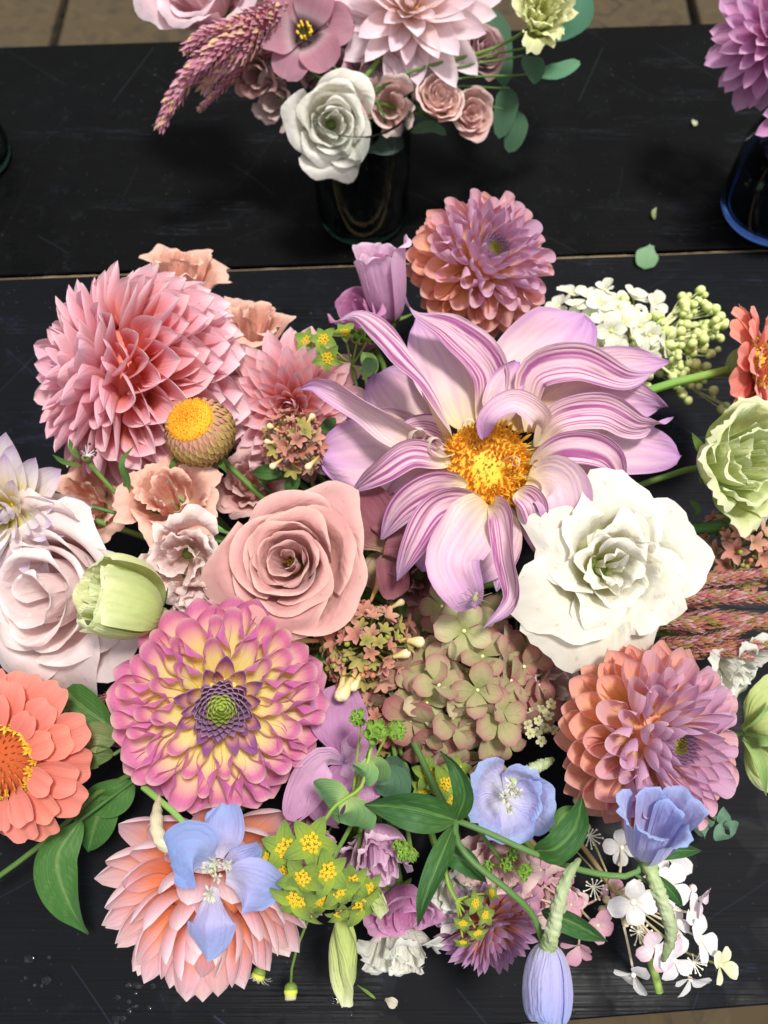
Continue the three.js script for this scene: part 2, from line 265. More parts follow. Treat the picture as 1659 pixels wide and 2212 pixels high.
{ // stone paving below the table
  const stoneTex = canvasTexture(1024, 1024, (x, w, h) => {
    const r = rng(44); x.fillStyle = '#9b8f74'; x.fillRect(0, 0, w, h);
    for (let i = 0; i < 2600; i++) { const g = r(); x.fillStyle = g < .4 ? `rgba(70,60,42,${r() * .22})` : g < .8 ? `rgba(200,190,165,${r() * .24})` : `rgba(160,128,62,${r() * .2})`; x.beginPath(); x.ellipse(r() * w, r() * h, 2 + r() * 24, 2 + r() * 16, r() * 3, 0, 7); x.fill(); }
    for (let i = 0; i < 14; i++) { x.strokeStyle = `rgba(40,32,20,${.3 + r() * .4})`; x.lineWidth = 1 + r() * 3; let px = r() * w, py = r() * h; x.beginPath(); x.moveTo(px, py); for (let k = 0; k < 7; k++) { px += (r() - .5) * 120; py += (r() - .3) * 70; x.lineTo(px, py); } x.stroke(); }
  });
  const stone = new THREE.MeshStandardMaterial({ color: '#6a5e48', map: metre(stoneTex, 1.3), bumpMap: metre(stoneTex, 1.3), bumpScale: .01, roughness: .9 });
  const soil = part('ground', new THREE.PlaneGeometry(30, 30).rotateX(-Math.PI / 2), solidMat('#3a3226', .95), scene); soil.position.set(0, -.475, -.5); soil.userData = { kind: 'structure', label: 'dark soil under the paving', category: 'ground' };
  const pave = new THREE.Group(); pave.name = 'stone_paving'; scene.add(pave); pave.position.set(0, -.45, 0); pave.userData = { kind: 'structure', label: 'sandy coloured stone paving around the table', category: 'paving' };
  const r = rng(8);
  for (let j = 0; j < 7; j++) for (let i = 0; i < 7; i++) {
    const w = .62, x0 = -2.1 + i * w + (j % 2) * .23, z0 = .75 - j * .42, g = .006, q = () => (r() - .5) * .03;
    const sh = new THREE.Shape([[x0 + g + q() * .2, z0 - g], [x0 + w - g + q(), z0 - g + q() * .2], [x0 + w - g + q(), z0 - .42 + g], [x0 + g + q() * .3, z0 - .42 + g + q() * .2]].map(([x, z]) => new THREE.Vector2(x, -z)));
    const ge = new THREE.ExtrudeGeometry(sh, { depth: .02, bevelThickness: .004, bevelSize: .005, bevelSegments: 2, bevelOffset: -.005 });
    const s = part('slab', ge, stone, pave); s.rotation.x = -Math.PI / 2; s.position.y = -.022 + r() * .004;
  }
}

// ------------------------------------------------------------------ flower builders
// dahlia: petals in a golden-angle spiral over a dome, outermost first
function dahlia(g, o) {
  const n = o.n, R = o.R, r0 = o.r0 ?? .25, ages = o.ages || 7, vars = 3, geos = [], r = rng(o.seed || 1);
  for (let a = 0; a < ages; a++) { geos.push([]); for (let k = 0; k < vars; k++) geos[a].push(bendPetal({ nu: 9, nv: 8, ...o.shape(a / (ages - 1), r, k), seed: a * 7 + k + (o.seed || 1) })); }
  const mats = o.mats || tints(), cA = Math.cos(o.aMax), cB = Math.cos(o.aMin), pw = o.pw || 1;
  for (let i = 0; i < n; i++) {
    const t = Math.pow(i / (n - 1), pw), jit = (o.jit ?? .06) * 1.35, al = Math.acos(clamp(lerp(cA, cB, t), -1, 1)) + (r() - .5) * jit * 2, ph = i * 2.399963 + (r() - .5) * jit * 3;
    const er = V3(Math.cos(ph), 0, Math.sin(ph)), dir = er.clone().multiplyScalar(Math.sin(al)).add(V3(0, Math.cos(al), 0)), nn = er.clone().multiplyScalar(-Math.cos(al)).add(V3(0, Math.sin(al), 0));
    const flat = o.flat ?? 1, base = dir.clone().multiplyScalar(r0 * R); base.y *= flat;
    const L = o.len(t) * R * (1 + (r() - .5) * (o.lj ?? .17));
    if (o.tilt) { dir.applyAxisAngle(V3().crossVectors(nn, dir), o.tilt(t)); nn.applyAxisAngle(V3().crossVectors(nn, dir).normalize(), o.tilt(t)); }
    nn.applyAxisAngle(dir, (r() - .5) * (o.rollj ?? .25));
    const m = part('petal', geos[Math.min(ages - 1, Math.floor(t * ages))][Math.floor(r() * vars)], mats[Math.floor(r() * mats.length)], g);
    placeM(m, basis(base, dir, nn), V3(L * (.86 + .28 * r()), L * (.85 + .3 * r()), L));
  }
  const rc = part('receptacle', new THREE.SphereGeometry(R * r0 * .97, 20, 14).scale(1, o.flat ?? 1, 1), solidMat(o.core || '#b06a60'), g);
  if (o.eye) { // the still closed middle: many tiny florets
    const list = [], ge = bendPetal({ nu: 4, nv: 4, W: .3, cup: () => 1.4, bend: u => .5 * u, colF: o.eye[0], colB: o.eye[1] }), ge2 = o.eye2 ? bendPetal({ nu: 4, nv: 4, W: .3, cup: () => 1.4, bend: u => .5 * u, colF: o.eye2[0], colB: o.eye2[1] }) : ge, ne = o.eyeN || 60;
    for (let i = 0; i < ne; i++) { const t = i / ne, al = Math.acos(lerp(Math.cos(o.aMin * 1.1), 1, t)), ph = i * 2.399963, er = V3(Math.cos(ph), 0, Math.sin(ph)), dir = er.clone().multiplyScalar(Math.sin(al * .7)).add(V3(0, Math.cos(al * .7), 0)), nn = er.clone().multiplyScalar(-1).addScaledVector(V3(0, 1, 0), .3); const b = er.multiplyScalar(Math.sin(al)).add(V3(0, Math.cos(al) * (o.flat ?? 1), 0)).multiplyScalar(R * r0); const s = R * lerp(o.eyeL?.[0] ?? .22, o.eyeL?.[1] ?? .1, t); list.push((t > (o.split ?? .6) ? ge2 : ge).clone().applyMatrix4(basis(b, dir, nn).scale(V3(s, s, s)))); }
    part('closed_centre', merged(list), petalMat(), g, 'stuff');
  }
  return g;
}
// rose and lisianthus: nested petals, each a slice of a bowl whose rim rolls out
function bloom(g, o) {
  const R = o.R, n = o.n, r = rng(o.seed || 1), mats = o.mats || [petalMat([1, 1, 1], { bump: .0011, soft: 1 }), petalMat([1, .98, .96], { bump: .0014, soft: 1 }), petalMat([.985, .97, .97], { bump: .0009, soft: 1 })];
  const f = (a, t, p = 1) => lerp(a[0], a[1], Math.pow(t, p));
  for (let i = 0; i < n; i++) {
    const t = i / (n - 1), ph0 = (o.ph || 0) + i * (o.step || 2.399963) + (r() - .5) * .5, sp = f(o.span || [2.3, 1.05], t, .7);
    const Rl = f(o.Rl || [.08, .62], t, .9) * (1 + (r() - .5) * .12), h = f(o.h || [.62, .40], t) * (1 + (r() - .5) * .14), lip = Rl + f(o.lip || [.03, .36], t, 1.4) * (1 + (r() - .5) * .3), lz = h - f(o.drop || [-.04, .1], t, 1.5) * (1 + (r() - .5) * .5);
    const cp = [[.04, -.06], [Rl * .9, -.05], [Rl * 1.15, h * .45], [Rl * (o.pinch ?? 1), h * 1.08], [lip, lz]], nz = noise1(i * 5 + (o.seed || 1)), nz2 = noise1(i * 9 + 2 + (o.seed || 1));
    const ruf = (o.ruf ?? .03) * lerp(.4, 1, t), fr = o.fr || 3, pt = (o.point ?? .1) * r(), pk = (r() - .5) * .8, ta = (r() - .5) * (o.tilt ?? .12);
    const B = [1, 4, 6, 4, 1], br = u => { let a = 0, b = 0; for (let k = 0; k < 5; k++) { const w = B[k] * Math.pow(u, k) * Math.pow(1 - u, 4 - k); a += w * cp[k][0]; b += w * cp[k][1]; } return [a, b]; };
    const cF = o.col(t, r), ge = sheet(o.nu || 12, o.nv || 18, (u, v) => {
      const top = 1 - (o.edge ?? .26) * Math.pow(Math.abs(v), 3) + pt * Math.exp(-Math.pow((v - pk) * 3.2, 2)) + (o.jag || 0) * nz(v * 14 + 3) * u;
      const ue = u * top, [a, b] = br(Math.min(ue, 1.12)), w = u * u, ang = ph0 + v * sp;
      let rr = a * (1 + (o.spiral ?? .10) * v) + ruf * w * (nz2(v * fr + 5) + .5 * nz(v * fr * 2.3)), zz = b + ruf * .9 * w * nz(v * fr + 11) + ta * a * v;
      const lu = (o.lump ?? .03) * sstep(.2, .7, u) * (nz(v * 1.9 + u * 2.6 + 31) + .6 * nz2(v * 4.1 - u * 3.3 + 17)); rr += lu; zz += lu * .6;
      rr = Math.max(rr, .01);
      return V3(Math.cos(ang) * rr, zz, Math.sin(ang) * rr).multiplyScalar(R);
    }, 0, (u, v) => cF[0](u, v));
    part('petal', ge, mats[i % mats.length], g);
  }
  if (o.heart) part('heart', merged(Array.from({ length: 14 }, (_, k) => tinted(new THREE.CapsuleGeometry(R * .018, R * .18, 3, 6).translate(R * .06 * Math.cos(k * 2.4) * Math.sqrt(k / 14), R * .16, R * .06 * Math.sin(k * 2.4) * Math.sqrt(k / 14)), o.heart))), vcMat, g, 'stuff');
  if (o.calyx) { // green sepals below
    for (let k = 0; k < 5; k++) { const a = k * 1.2566, er = V3(Math.cos(a), 0, Math.sin(a)); const m = part('sepal', sepalGeo, leafMat, g); placeM(m, basis(er.clone().multiplyScalar(R * .06).add(V3(0, -R * .07, 0)), er.clone().add(V3(0, -.1 + .3 * (k % 2), 0)).normalize(), V3(0, 1, 0)), R * .6); }
    const c = part('calyx', new THREE.SphereGeometry(R * .13, 12, 8).scale(1, 1.2, 1), solidMat('#6f8a3c'), g); c.position.y = -R * .12;
  }
  return g;
}
const sepalGeo = bendPetal({ nu: 8, nv: 4, W: .16, out: OUT.lance, cup: () => .7, bend: u => .6 * u, colF: ramp2('#7f9a45', '#55762c'), colB: ramp2('#7f9a45', '#55762c') });
function ramp2(a, b) { const f = ramp(0, a, 1, b); return u => f(u); }
const uramp = (...s) => { const f = ramp(...s); return u => f(u); };

// colour fields of a dahlia petal: along the length, with a rim of its own colour
function rimmed(along, rim, amt = .7, start = .55) { const a = ramp(...along), e = lin(rim); return (u, v) => mixc(a(u), e, amt * sstep(start, 1, Math.abs(v)) * sstep(.1, .6, u)); }

// ------------------------------------------------------------------ front arrangement: bowl
{
  const t = thing('bowl', 'low dark bowl hidden beneath the flowers', 'bowl', BOWL.clone());
  const prof = [[.0, .001], [.05, .001], [.056, .006], [.085, .05], [.09, .088], [.092, .09], [.088, .09], [.083, .052], [.052, .01], [0, .008]].map(p => new THREE.Vector2(...p));
  part('wall', new THREE.LatheGeometry(prof, 40), new THREE.MeshPhysicalMaterial({ color: '#23211f', roughness: .4 }), t);
  part('moss', new THREE.SphereGeometry(.083, 24, 12).scale(1, .16, 1).translate(0, .072, 0), solidMat('#2c3318', .95), t);
}

// ------------------------------------------------------------------ dahlias of the front arrangement
const pi = Math.PI;
function head(name, label, cat, u, v, h, ax, spin = 0, group) { return thing(name, label, cat, P(u, v, h), AX(...ax), group, spin); }

{ // big pink dahlia turned to the side
  const g = head('dahlia', 'large round pink dahlia with pale curved petal tips, turned sideways behind the strawflower', 'dahlia', 306, 820, .135, [-.80, .06, .58], .4), R = size(g.position, 250);
  const cF = rimmed([0, '#e0502a', .3, '#ec7058', .55, '#ee8e94', .76, '#f0aebc', .90, '#f4d0d8', 1, '#f9eaed'], '#f3ccd6', .85, .55), cB = rimmed([0, '#e09a9a', .5, '#e6a0b8', 1, '#f3cbd8'], '#f4cfdb', .6);
  const cFi = rimmed([0, '#e8745c', .4, '#ea8c9c', 1, '#f0bccc'], '#f2c8d8', .6), cBi = rimmed([0, '#dc8aa6', .6, '#d88fb9', 1, '#e9b9d6'], '#eec4da', .6);
  dahlia(g, { seed: 4, n: 235, R, r0: .48, aMax: 2.05, aMin: .15, len: t => lerp(.57, .44, t) * (t > .9 ? .8 : 1), jit: .045, rollj: .3, core: '#d77a6c',
    tilt: t => lerp(.62, .15, Math.pow(t, 1.3)), shape: (t, r) => { const k = sstep(.55, .85, t); return { nu: 11, nv: 10, W: lerp(.54, .40, t) * (1 + (r() - .5) * .1), out: OUT.keel, cup: u => lerp(1.15, 1.35, t) * lerp(1.1, .85, u), bend: u => lerp(.30, .15, t) - lerp(.55, .1, t) * u + lerp(1.6, .4, t) * Math.max(0, u - .7), twist: (r() - .5) * .6, colF: (u, v) => mixc(cF(u, v), cFi(u, v), k), colB: (u, v) => mixc(cB(u, v), cBi(u, v), k) }; },
    eye: [uramp(0, '#d884a8', 1, '#ecc0d8'), uramp(0, '#d884a8', 1, '#e6b3d0')], eyeL: [.3, .16], eyeN: 50 });
  stem(g);
}
{ // second pink dahlia
  const g = head('dahlia', 'smaller pink and salmon dahlia between the strawflower and the huge lavender dahlia', 'dahlia', 632, 882, .122, [-.05, -.12, .98], 1.1), R = size(g.position, 175);
  const cF = rimmed([0, '#d8664e', .35, '#ec8478', .65, '#eda2ab', 1, '#f4d2da'], '#f3c8d2', .6, .6), cB = rimmed([0, '#e8a0a6', 1, '#f2c6d2'], '#f4d2da', .5);
  dahlia(g, { seed: 8, n: 125, R, r0: .2, aMax: 1.75, aMin: .2, len: t => lerp(.82, .42, t), core: '#d77a6c', rollj: .4,
    shape: (t, r) => ({ W: lerp(.28, .22, t), out: OUT.keel, cup: u => lerp(1.0, .7, u), bend: u => lerp(.1, .4, t) * u - .5 * Math.max(0, u - .8), twist: (r() - .5) * .5, colF: cF, colB: cB }),
    eye: [uramp(0, '#d8787a', 1, '#eab4c0'), uramp(0, '#d8787a', 1, '#eab4c0')] });
  stem(g);
}
function salmonDahlia(u, v, h, px, ax, spin, label, seed, n) {
  const g = head('dahlia', label, 'dahlia', u, v, h, ax, spin), R = size(g.position, px);
  const f1 = ramp(0, '#fbb23c', .45, '#fbbc66', .72, '#f4a884', 1, '#e69c98'), rim = lin('#d48292'), f2 = ramp(0, '#f2c464', .3, '#e6ae9c', .65, '#cf98c0', 1, '#d8a8c6'), tipc = lin('#efc0a2');
  const cF = (u, v) => mixc(mixc(f1(u), rim, .75 * sstep(.6, 1, Math.abs(v))), tipc, .35 * sstep(.85, 1, u)), b1 = ramp(0, '#eebc8c', .5, '#e69e90', 1, '#e0959c'), cB = (u, v) => b1(u);
  const cFi = (u, v) => mixc(f2(u), lin('#c58ab8'), .5 * sstep(.5, 1, Math.abs(v))), b2 = ramp(0, '#dca49c', .6, '#c48cba', 1, '#d2a0c0'), cBi = (u, v) => b2(u);
  dahlia(g, { seed, n, R, r0: .34, aMax: 2.0, aMin: .45, pw: .95, len: t => t < .55 ? lerp(.68, .62, t) : lerp(.64, .40, (t - .55) / .45), jit: .05, rollj: .3, core: '#d08a70', flat: .82, ages: 12,
    tilt: t => lerp(.10, -.02, t),
    shape: (t, r, k2) => { const k = sstep(.32, .76, t); const c = { colF: (u, v) => mixc(cF(u, v), cFi(u, v), k), colB: (u, v) => mixc(cB(u, v), cBi(u, v), Math.min(1, k * 1.3)) };
      return t < .5 ? { nu: 13, nv: 14, W: .38, out: OUT.bowl, cup: u => lerp(2.0, 1.6, sstep(.1, .95, u)), bend: u => -.28 + .45 * u + 2.4 * Math.max(0, u - .74), round: .16, rp: 2.2, ...c }
        : t < .8 ? { nu: 13, nv: 16, W: .38, out: OUT.tube, cup: u => lerp(1.5, 2.1 + .5 * k2, sstep(.35, .95, u)), bend: u => -.2 + .6 * u, round: .22, rp: 2, ...c }
        : { nu: 11, nv: 10, W: .30, out: OUT.keel, cup: u => 1.35, bend: u => .6 * u, twist: (r() - .5) * .5, ...c }; },
    eye: [uramp(0, '#c0a060', .5, '#b98ab0', 1, '#bd86b4'), uramp(0, '#b09a50', 1, '#b680ae')], eye2: [uramp(0, '#8f8a20', 1, '#c2b040'), uramp(0, '#8f8a20', 1, '#b8a838')], eyeL: [.30, .12], eyeN: 90 });
  stem(g);
}
salmonDahlia(1040, 572, .125, 165, [.30, .22, .92], .3, 'salmon and lilac ball dahlia standing highest at the edge behind the huge lavender dahlia', 21, 122);
salmonDahlia(1403, 1592, .142, 214, [.40, .06, .90], 1.7, 'salmon and lilac ball dahlia below the white rose, behind the blue cup', 33, 132);
{ // pink and yellow dahlia
  const g = head('dahlia', 'pink and yellow dahlia with rolled petals, purple ring and lime green eye', 'dahlia', 478, 1522, .150, [.20, .10, .97], .2), R = size(g.position, 246);
  const a = ramp(0, '#f8e05c', .5, '#f9e694', .70, '#f2b4a8', .86, '#d4609c', 1, '#cc6aa6'), rim = lin('#b8489a'), tip = lin('#efd9a8');
  const cF = (u, v) => mixc(mixc(a(u), rim, .85 * sstep(.62, .95, Math.abs(v)) * sstep(.2, .6, u)), tip, .6 * sstep(.9, 1, u) * (1 - Math.abs(v)));
  const b = ramp(0, '#f0d890', .35, '#dfa0ae', .6, '#c878a8', 1, '#cf8db4'), cB = (u, v) => mixc(b(u), lin('#b45a9e'), .3 * sstep(.4, 1, Math.abs(v)));
  const ai = ramp(0, '#f4dc50', .3, '#dc9a98', .55, '#a052a0', 1, '#9048a0'), cFi = (u, v) => ai(u), bi = ramp(0, '#f0dc7c', .3, '#c684a4', .55, '#a25ca4', 1, '#8f4c98'), cBi = (u, v) => bi(u);
  dahlia(g, { seed: 12, n: 100, R, r0: .30, aMax: 1.86, aMin: .62, pw: .92, len: t => t < .62 ? lerp(.74, .58, t / .62) : t < .86 ? lerp(.54, .36, (t - .62) / .24) : lerp(.34, .28, (t - .86) / .14), jit: .045, core: '#d8b868', flat: .62, ages: 10,
    tilt: t => lerp(.05, 0, t),
    shape: (t, r, k) => t < .44 ? ({ nu: 13, nv: 12, W: .36, out: OUT.bowl, cup: u => lerp(1.9, 1.35, sstep(.1, .95, u)), bend: u => -.25 + .45 * u + 2.2 * Math.max(0, u - .76), round: .16, rp: 2.2, colF: cF, colB: cB })
      : t < .86 ? ({ nu: 13, nv: 16, W: .40, out: OUT.tube, cup: u => lerp(1.5, 2.3 + .5 * k, sstep(.35, .95, u)), bend: u => -.2 + .6 * u, round: .22, rp: 2, colF: cF, colB: cB })
      : ({ W: .30, out: OUT.keel, cup: u => 1.5, bend: u => .8 * u, colF: cFi, colB: cBi }),
    eye: [uramp(0, '#dcb884', .35, '#bc80bc', 1, '#c490c8'), uramp(0, '#d4a8b4', .3, '#bc80c0', 1, '#b87cc0')], eye2: [uramp(0, '#c4dc40', 1, '#dcec58'), uramp(0, '#bcd43c', 1, '#d8e854')], split: .60, eyeL: [.30, .14], eyeN: 100 });
  stem(g);
}
{ // peach pink dahlia hanging over the table edge side
  const g = head('dahlia', 'peach and pale pink dahlia with thick curved petals under the blue delphinium flower', 'dahlia', 456, 1908, .098, [.10, -.50, .86], .9), R = size(g.position, 250);
  const cF = rimmed([0, '#e0602c', .28, '#ec8250', .50, '#f09c84', .70, '#efb2bc', .88, '#f2ccd4', 1, '#f9ecee'], '#f3ced6', .75, .5), cB = rimmed([0, '#efb08c', .45, '#f0b2b4', .75, '#eebfcd', 1, '#f6e3e8'], '#f4d4dc', .4);
  dahlia(g, { seed: 5, n: 80, R, r0: .34, aMax: 2.0, aMin: .25, len: t => lerp(.80, .50, t), jit: .06, rollj: .4, core: '#e08a5c',
    tilt: t => -.1, shape: (t, r) => ({ nu: 11, nv: 10, W: lerp(.42, .30, t), out: OUT.keel, cup: u => lerp(1.0, .9, u), bend: u => -.45 + lerp(1.7, 1.4, t) * u, twist: (r() - .5) * .6, colF: cF, colB: cB }),
    eye: [uramp(0, '#e88a60', 1, '#f2bcc0'), uramp(0, '#e88a60', 1, '#f2bcc0')] });
  stem(g);
}
{ // mauve dahlia at the near edge
  const g = head('dahlia', 'small dusky mauve dahlia with orange petal bases beside the white ruffled bloom', 'dahlia', 1058, 1995, .09, [.30, -.48, .82], .2), R = size(g.position, 125);
  const cF = rimmed([0, '#e28a3c', .35, '#d8806e', .6, '#a9689c', 1, '#b98ab8'], '#b685b4', .6), cB = rimmed([0, '#c88a8c', .5, '#a06a9e', 1, '#b88fc0'], '#b890bd', .5);
  dahlia(g, { seed: 15, n: 120, R, r0: .3, aMax: 1.95, aMin: .25, len: t => lerp(.80, .36, t), core: '#8a5a70', jit: .06,
    shape: (t, r) => ({ nu: 7, nv: 6, W: lerp(.27, .22, t), out: OUT.keel, cup: u => .95, bend: u => lerp(.1, .5, t) * u, twist: (r() - .5) * .5, colF: cF, colB: cB }),
    eye: [uramp(0, '#7d6a50', 1, '#9a6a90'), uramp(0, '#6d5a40', 1, '#8f6088')] });
  stem(g);
}
{ // white dahlia with lilac tips at the table's left
  const g = head('dahlia', 'cream white dahlia with lilac tips and a yellow heart beside the large pink dahlia', 'dahlia', 24, 1105, .150, [-.05, -.18, .97], 0), R = size(g.position, 172);
  const cF = rimmed([0, '#d9c93c', .22, '#efe39a', .45, '#f4eee2', .75, '#eee3ee', 1, '#c3a0d8'], '#e4cfe4', .5, .7), cB = rimmed([0, '#efe7c8', .5, '#efe4ea', 1, '#c9a8da'], '#e4cfe4', .5);
  dahlia(g, { seed: 3, n: 62, R, r0: .16, aMax: 1.75, aMin: .35, len: t => lerp(.92, .45, t), core: '#cdb84a', jit: .08,
    shape: (t, r) => ({ nu: 10, W: lerp(.25, .2, t), out: OUT.keel, cup: u => .85, bend: u => .15 + .35 * u, twist: (r() - .5) * .5, colF: cF, colB: cB }), eye: [uramp(0, '#b8b83c', 1, '#e6dca0'), uramp(0, '#b8b83c', 1, '#e6dca0')] });
  stem(g);
}

// ------------------------------------------------------------------ the huge lavender dahlia, petal by petal
{
  const C = P(1050, 1012, .165), g = thing('dahlia', 'huge lavender dahlia with long twisting striped petals round an open yellow disc', 'dahlia', C, AX(.02, -.02, 1));
  const d = (x, y, h) => [630 + x * .54, 630 + y * .54, h];
  const fr = ramp(0, '#ecc860', .10, '#f0d4ac', .32, '#eecdcb', .7, '#e6b6cc', 1, '#bd84c6');
  const streak = seed => { const a = noise1(seed), b = noise1(seed + 50), mag = lin('#820a66'), mag2 = lin('#9c2c82'), pale = lin('#e6bccb'), cr = lin('#ecd9ac'), lil = lin('#9a7ac4'); return (u, v) => {
    const s = sstep(-.05, .45, a(v * 13 + 20) * .7 + b(v * 34 + 9) * .55 + .40 - .45 * Math.abs(b(u * 5 + v * 7))), k = sstep(.03, .30, u) * (1 - .35 * sstep(.75, 1, u)) * (1 - .8 * Math.exp(-v * v * 180));
    return mixc(mixc(mixc(cr, pale, sstep(0, .3, u)), mixc(mag, mag2, .5 + .5 * b(u * 3 + v * 5)), s * k * .92), lil, .4 * sstep(.72, 1, u) + .18 * sstep(.75, 1, Math.abs(v)) * sstep(.3, .8, u)); }; };
  const front = seed => { const a = noise1(seed + 9), lil = lin('#b06cbc'); return (u, v) => mixc(fr(u), lil, clamp(.3 * a(v * 9 + 30) + .55 * sstep(.62, 1, Math.abs(v)) * sstep(.2, .7, u))); };
  // pts in the close view; w half width in px of the close view; roll: 0 shows the front, pi the striped back
  const list = [
    [[d(900, 560, .168), d(960, 330, .172), d(1170, 95, .150)], 165, [0, 0, .25], .35, OUT.ovate],
    [[d(560, 600, .160), d(420, 640, .160), d(105, 660, .150)], 150, [0, .1, 0], .35, OUT.strap],
    [[d(560, 590, .158), d(470, 470, .158), d(340, 335, .140)], 125, [0, .1, 0], .4, OUT.strap],
    [[d(960, 560, .165), d(1200, 440, .170), d(1500, 462, .150)], 120, [.1, -.2, -.3], .5, OUT.lance],
    [[d(960, 640, .160), d(1260, 620, .158), d(1560, 655, .140)], 110, [0, .1, .1], .4, OUT.ovate],
    [[d(700, 560, .165), d(640, 350, .172), d(500, 100, .150)], 130, [0, .2, .2], .4, OUT.lance],
    [[d(1000, 420, .160), d(1250, 310, .155), d(1512, 280, .130)], 80, [0, .1, .2], .5, OUT.lance],
    [[d(950, 720, .158), d(1130, 760, .160), d(1260, 860, .145)], 95, [0, .1, 0], .4, OUT.ovate],
    [[d(900, 800, .156), d(1000, 920, .158), d(1030, 1060, .142)], 90, [0, 0, .1], .4, OUT.ovate],
    [[d(640, 720, .156), d(500, 800, .158), d(380, 900, .145)], 95, [0, 0, .1], .4, OUT.ovate],
    [[d(720, 800, .154), d(600, 960, .156), d(520, 1120, .142)], 100, [0, 0, 0], .45, OUT.ovate],
    [[d(800, 540, .160), d(780, 360, .166), d(720, 180, .150)], 110, [0, 0, .2], .45, OUT.lance],
    [[d(600, 640, .156), d(420, 560, .160), d(220, 500, .145)], 80, [0, 0, 0], .5, OUT.lance],
    [[d(980, 540, .158), d(1150, 380, .162), d(1380, 380, .145)], 100, [0, .1, .1], .5, OUT.ovate],
    [[d(640, 610, .168), d(540, 560, .18), d(400, 560, .172)], 70, [pi - .4, pi - .3], -.6, OUT.lance],
    // striped, arching
    [[d(640, 600, .172), d(585, 430, .197), d(420, 200, .198), d(260, 85, .185), d(172, 128, .172)], 82, [.9, 1.6, 2.3, 2.6, 2.2], .75, OUT.lance],
    [[d(760, 560, .168), d(800, 330, .186), d(640, 160, .190), d(480, 75, .180), d(450, 28, .182)], 78, [pi + .6, pi + .3, pi, pi - .3, pi - .9], -.7, OUT.lance],
    [[d(620, 640, .168), d(440, 560, .184), d(250, 440, .186), d(90, 375, .172), d(32, 392, .164)], 74, [.3, .6, .9, .5, .2], .95, OUT.lance],
    [[d(930, 560, .170), d(960, 330, .192), d(1130, 285, .196), d(1340, 355, .178), d(1460, 320, .168)], 78, [pi - .6, pi - .2, pi, pi + .2, pi + .9], -.8, OUT.lance],
    [[d(970, 620, .172), d(1060, 510, .190), d(1230, 480, .190), d(1390, 540, .172), d(1525, 505, .162)], 74, [pi - .3, pi, pi, pi - .4, .5], -.75, OUT.lance],
    [[d(950, 690, .172), d(1100, 625, .188), d(1260, 660, .182), d(1330, 800, .158)], 68, [pi - .2, pi, pi + .1, pi + .2], -.8, OUT.lance],
    [[d(940, 760, .170), d(1060, 780, .180), d(1090, 850, .178), d(1075, 960, .160)], 110, [.2, -.2, 0, .2], .5, OUT.ovate],
    [[d(900, 800, .170), d(960, 850, .178), d(980, 980, .160)], 56, [pi, pi, pi], -.8, OUT.lance],
    [[d(640, 690, .172), d(480, 650, .186), d(360, 720, .182), d(240, 800, .160)], 60, [pi, pi, pi + .2, pi], -.8, OUT.lance],
    [[d(700, 770, .172), d(540, 800, .186), d(440, 870, .178), d(360, 990, .158)], 74, [pi + .3, pi + .1, pi, pi], -.75, OUT.lance],
    [[d(760, 830, .172), d(580, 870, .192), d(490, 1010, .188), d(425, 1155, .168)], 72, [pi + .5, pi + .2, pi, pi - .3], -.8, OUT.lance],
    [[d(780, 850, .170), d(740, 900, .180), d(640, 1080, .196), d(690, 1200, .188), d(735, 1265, .176)], 108, [pi, pi, pi + .1, pi, pi - .2], -.55, OUT.ovate, 1],
    [[d(800, 850, .168), d(850, 900, .192), d(870, 1060, .192), d(885, 1230, .180), d(770, 1345, .170)], 66, [pi - .2, pi - .7, pi - .9, pi - .9, pi + .2], -.9, OUT.lance],
    [[d(820, 850, .162), d(800, 1050, .160), d(700, 1180, .152)], 96, [.1, 0, 0], .6, OUT.lance],
    [[d(840, 840, .160), d(850, 1020, .156), d(820, 1200, .150)], 66, [pi, pi, pi], -.6, OUT.lance],
    [[d(830, 530, .172), d(850, 400, .186), d(905, 280, .188)], 72, [.3, .2, -.8], .7, OUT.ovate],
    // the one that curls over the disc
    [[d(960, 560, .172), d(985, 500, .196), d(890, 440, .206), d(790, 500, .202), d(765, 590, .186)], 52, [pi, pi + .2, pi, pi - .2, pi], -.8, OUT.strap, 1],
  ];
  list.forEach(([pts, w, roll, cup, out, plain], i) => {
    const wm = size(P(...pts[1]), w * .54 * 1.1), lilac = front(i * 3 + 1);
    part('petal', sweepPetal(g, { pts, w: wm, roll, cup: u => cup * lerp(1.35, .8, u), out, colF: lilac, colB: plain ? (u, v) => lilac(u, v) : streak(i * 7 + 2), ruffle: .09, lump: .10, seed: i + 1, nu: 28, nv: 30, two: 1, th: .00025 }), petalMat(1, { bump: .0009, trans: .4, soft: 1 }), g);
  });
  // small rolled petals beside the disc
  const curl = bendPetal({ nu: 26, nv: 6, W: .10, out: OUT.strap, cup: () => .3, bend: u => .1 + u * u * 9, colF: uramp(0, '#f3e3ae', 1, '#f2dfe2'), colB: uramp(0, '#f4e8c0', .5, '#edd0dc', 1, '#c877b4') });
  for (const [x, y, a, s, h] of [[590, 640, 3.4, .034, .176], [655, 650, 3.6, .030, .178], [700, 590, 2.3, .020, .175], [930, 640, .1, .022, .176], [835, 690, 1.0, .018, .181], [690, 745, 4.0, .02, .175], [930, 735, 6.1, .024, .174]]) {
    const m = part('petal', curl, petalMat(), g), p = g.worldToLocal(P(...d(x, y, h))), er = V3(Math.cos(a), 0, -Math.sin(a)); placeM(m, basis(p, er.clone().addScaledVector(V3(0, 1, 0), .15).normalize(), V3(-er.z, .25, er.x).normalize()), s * 1.7);
  }
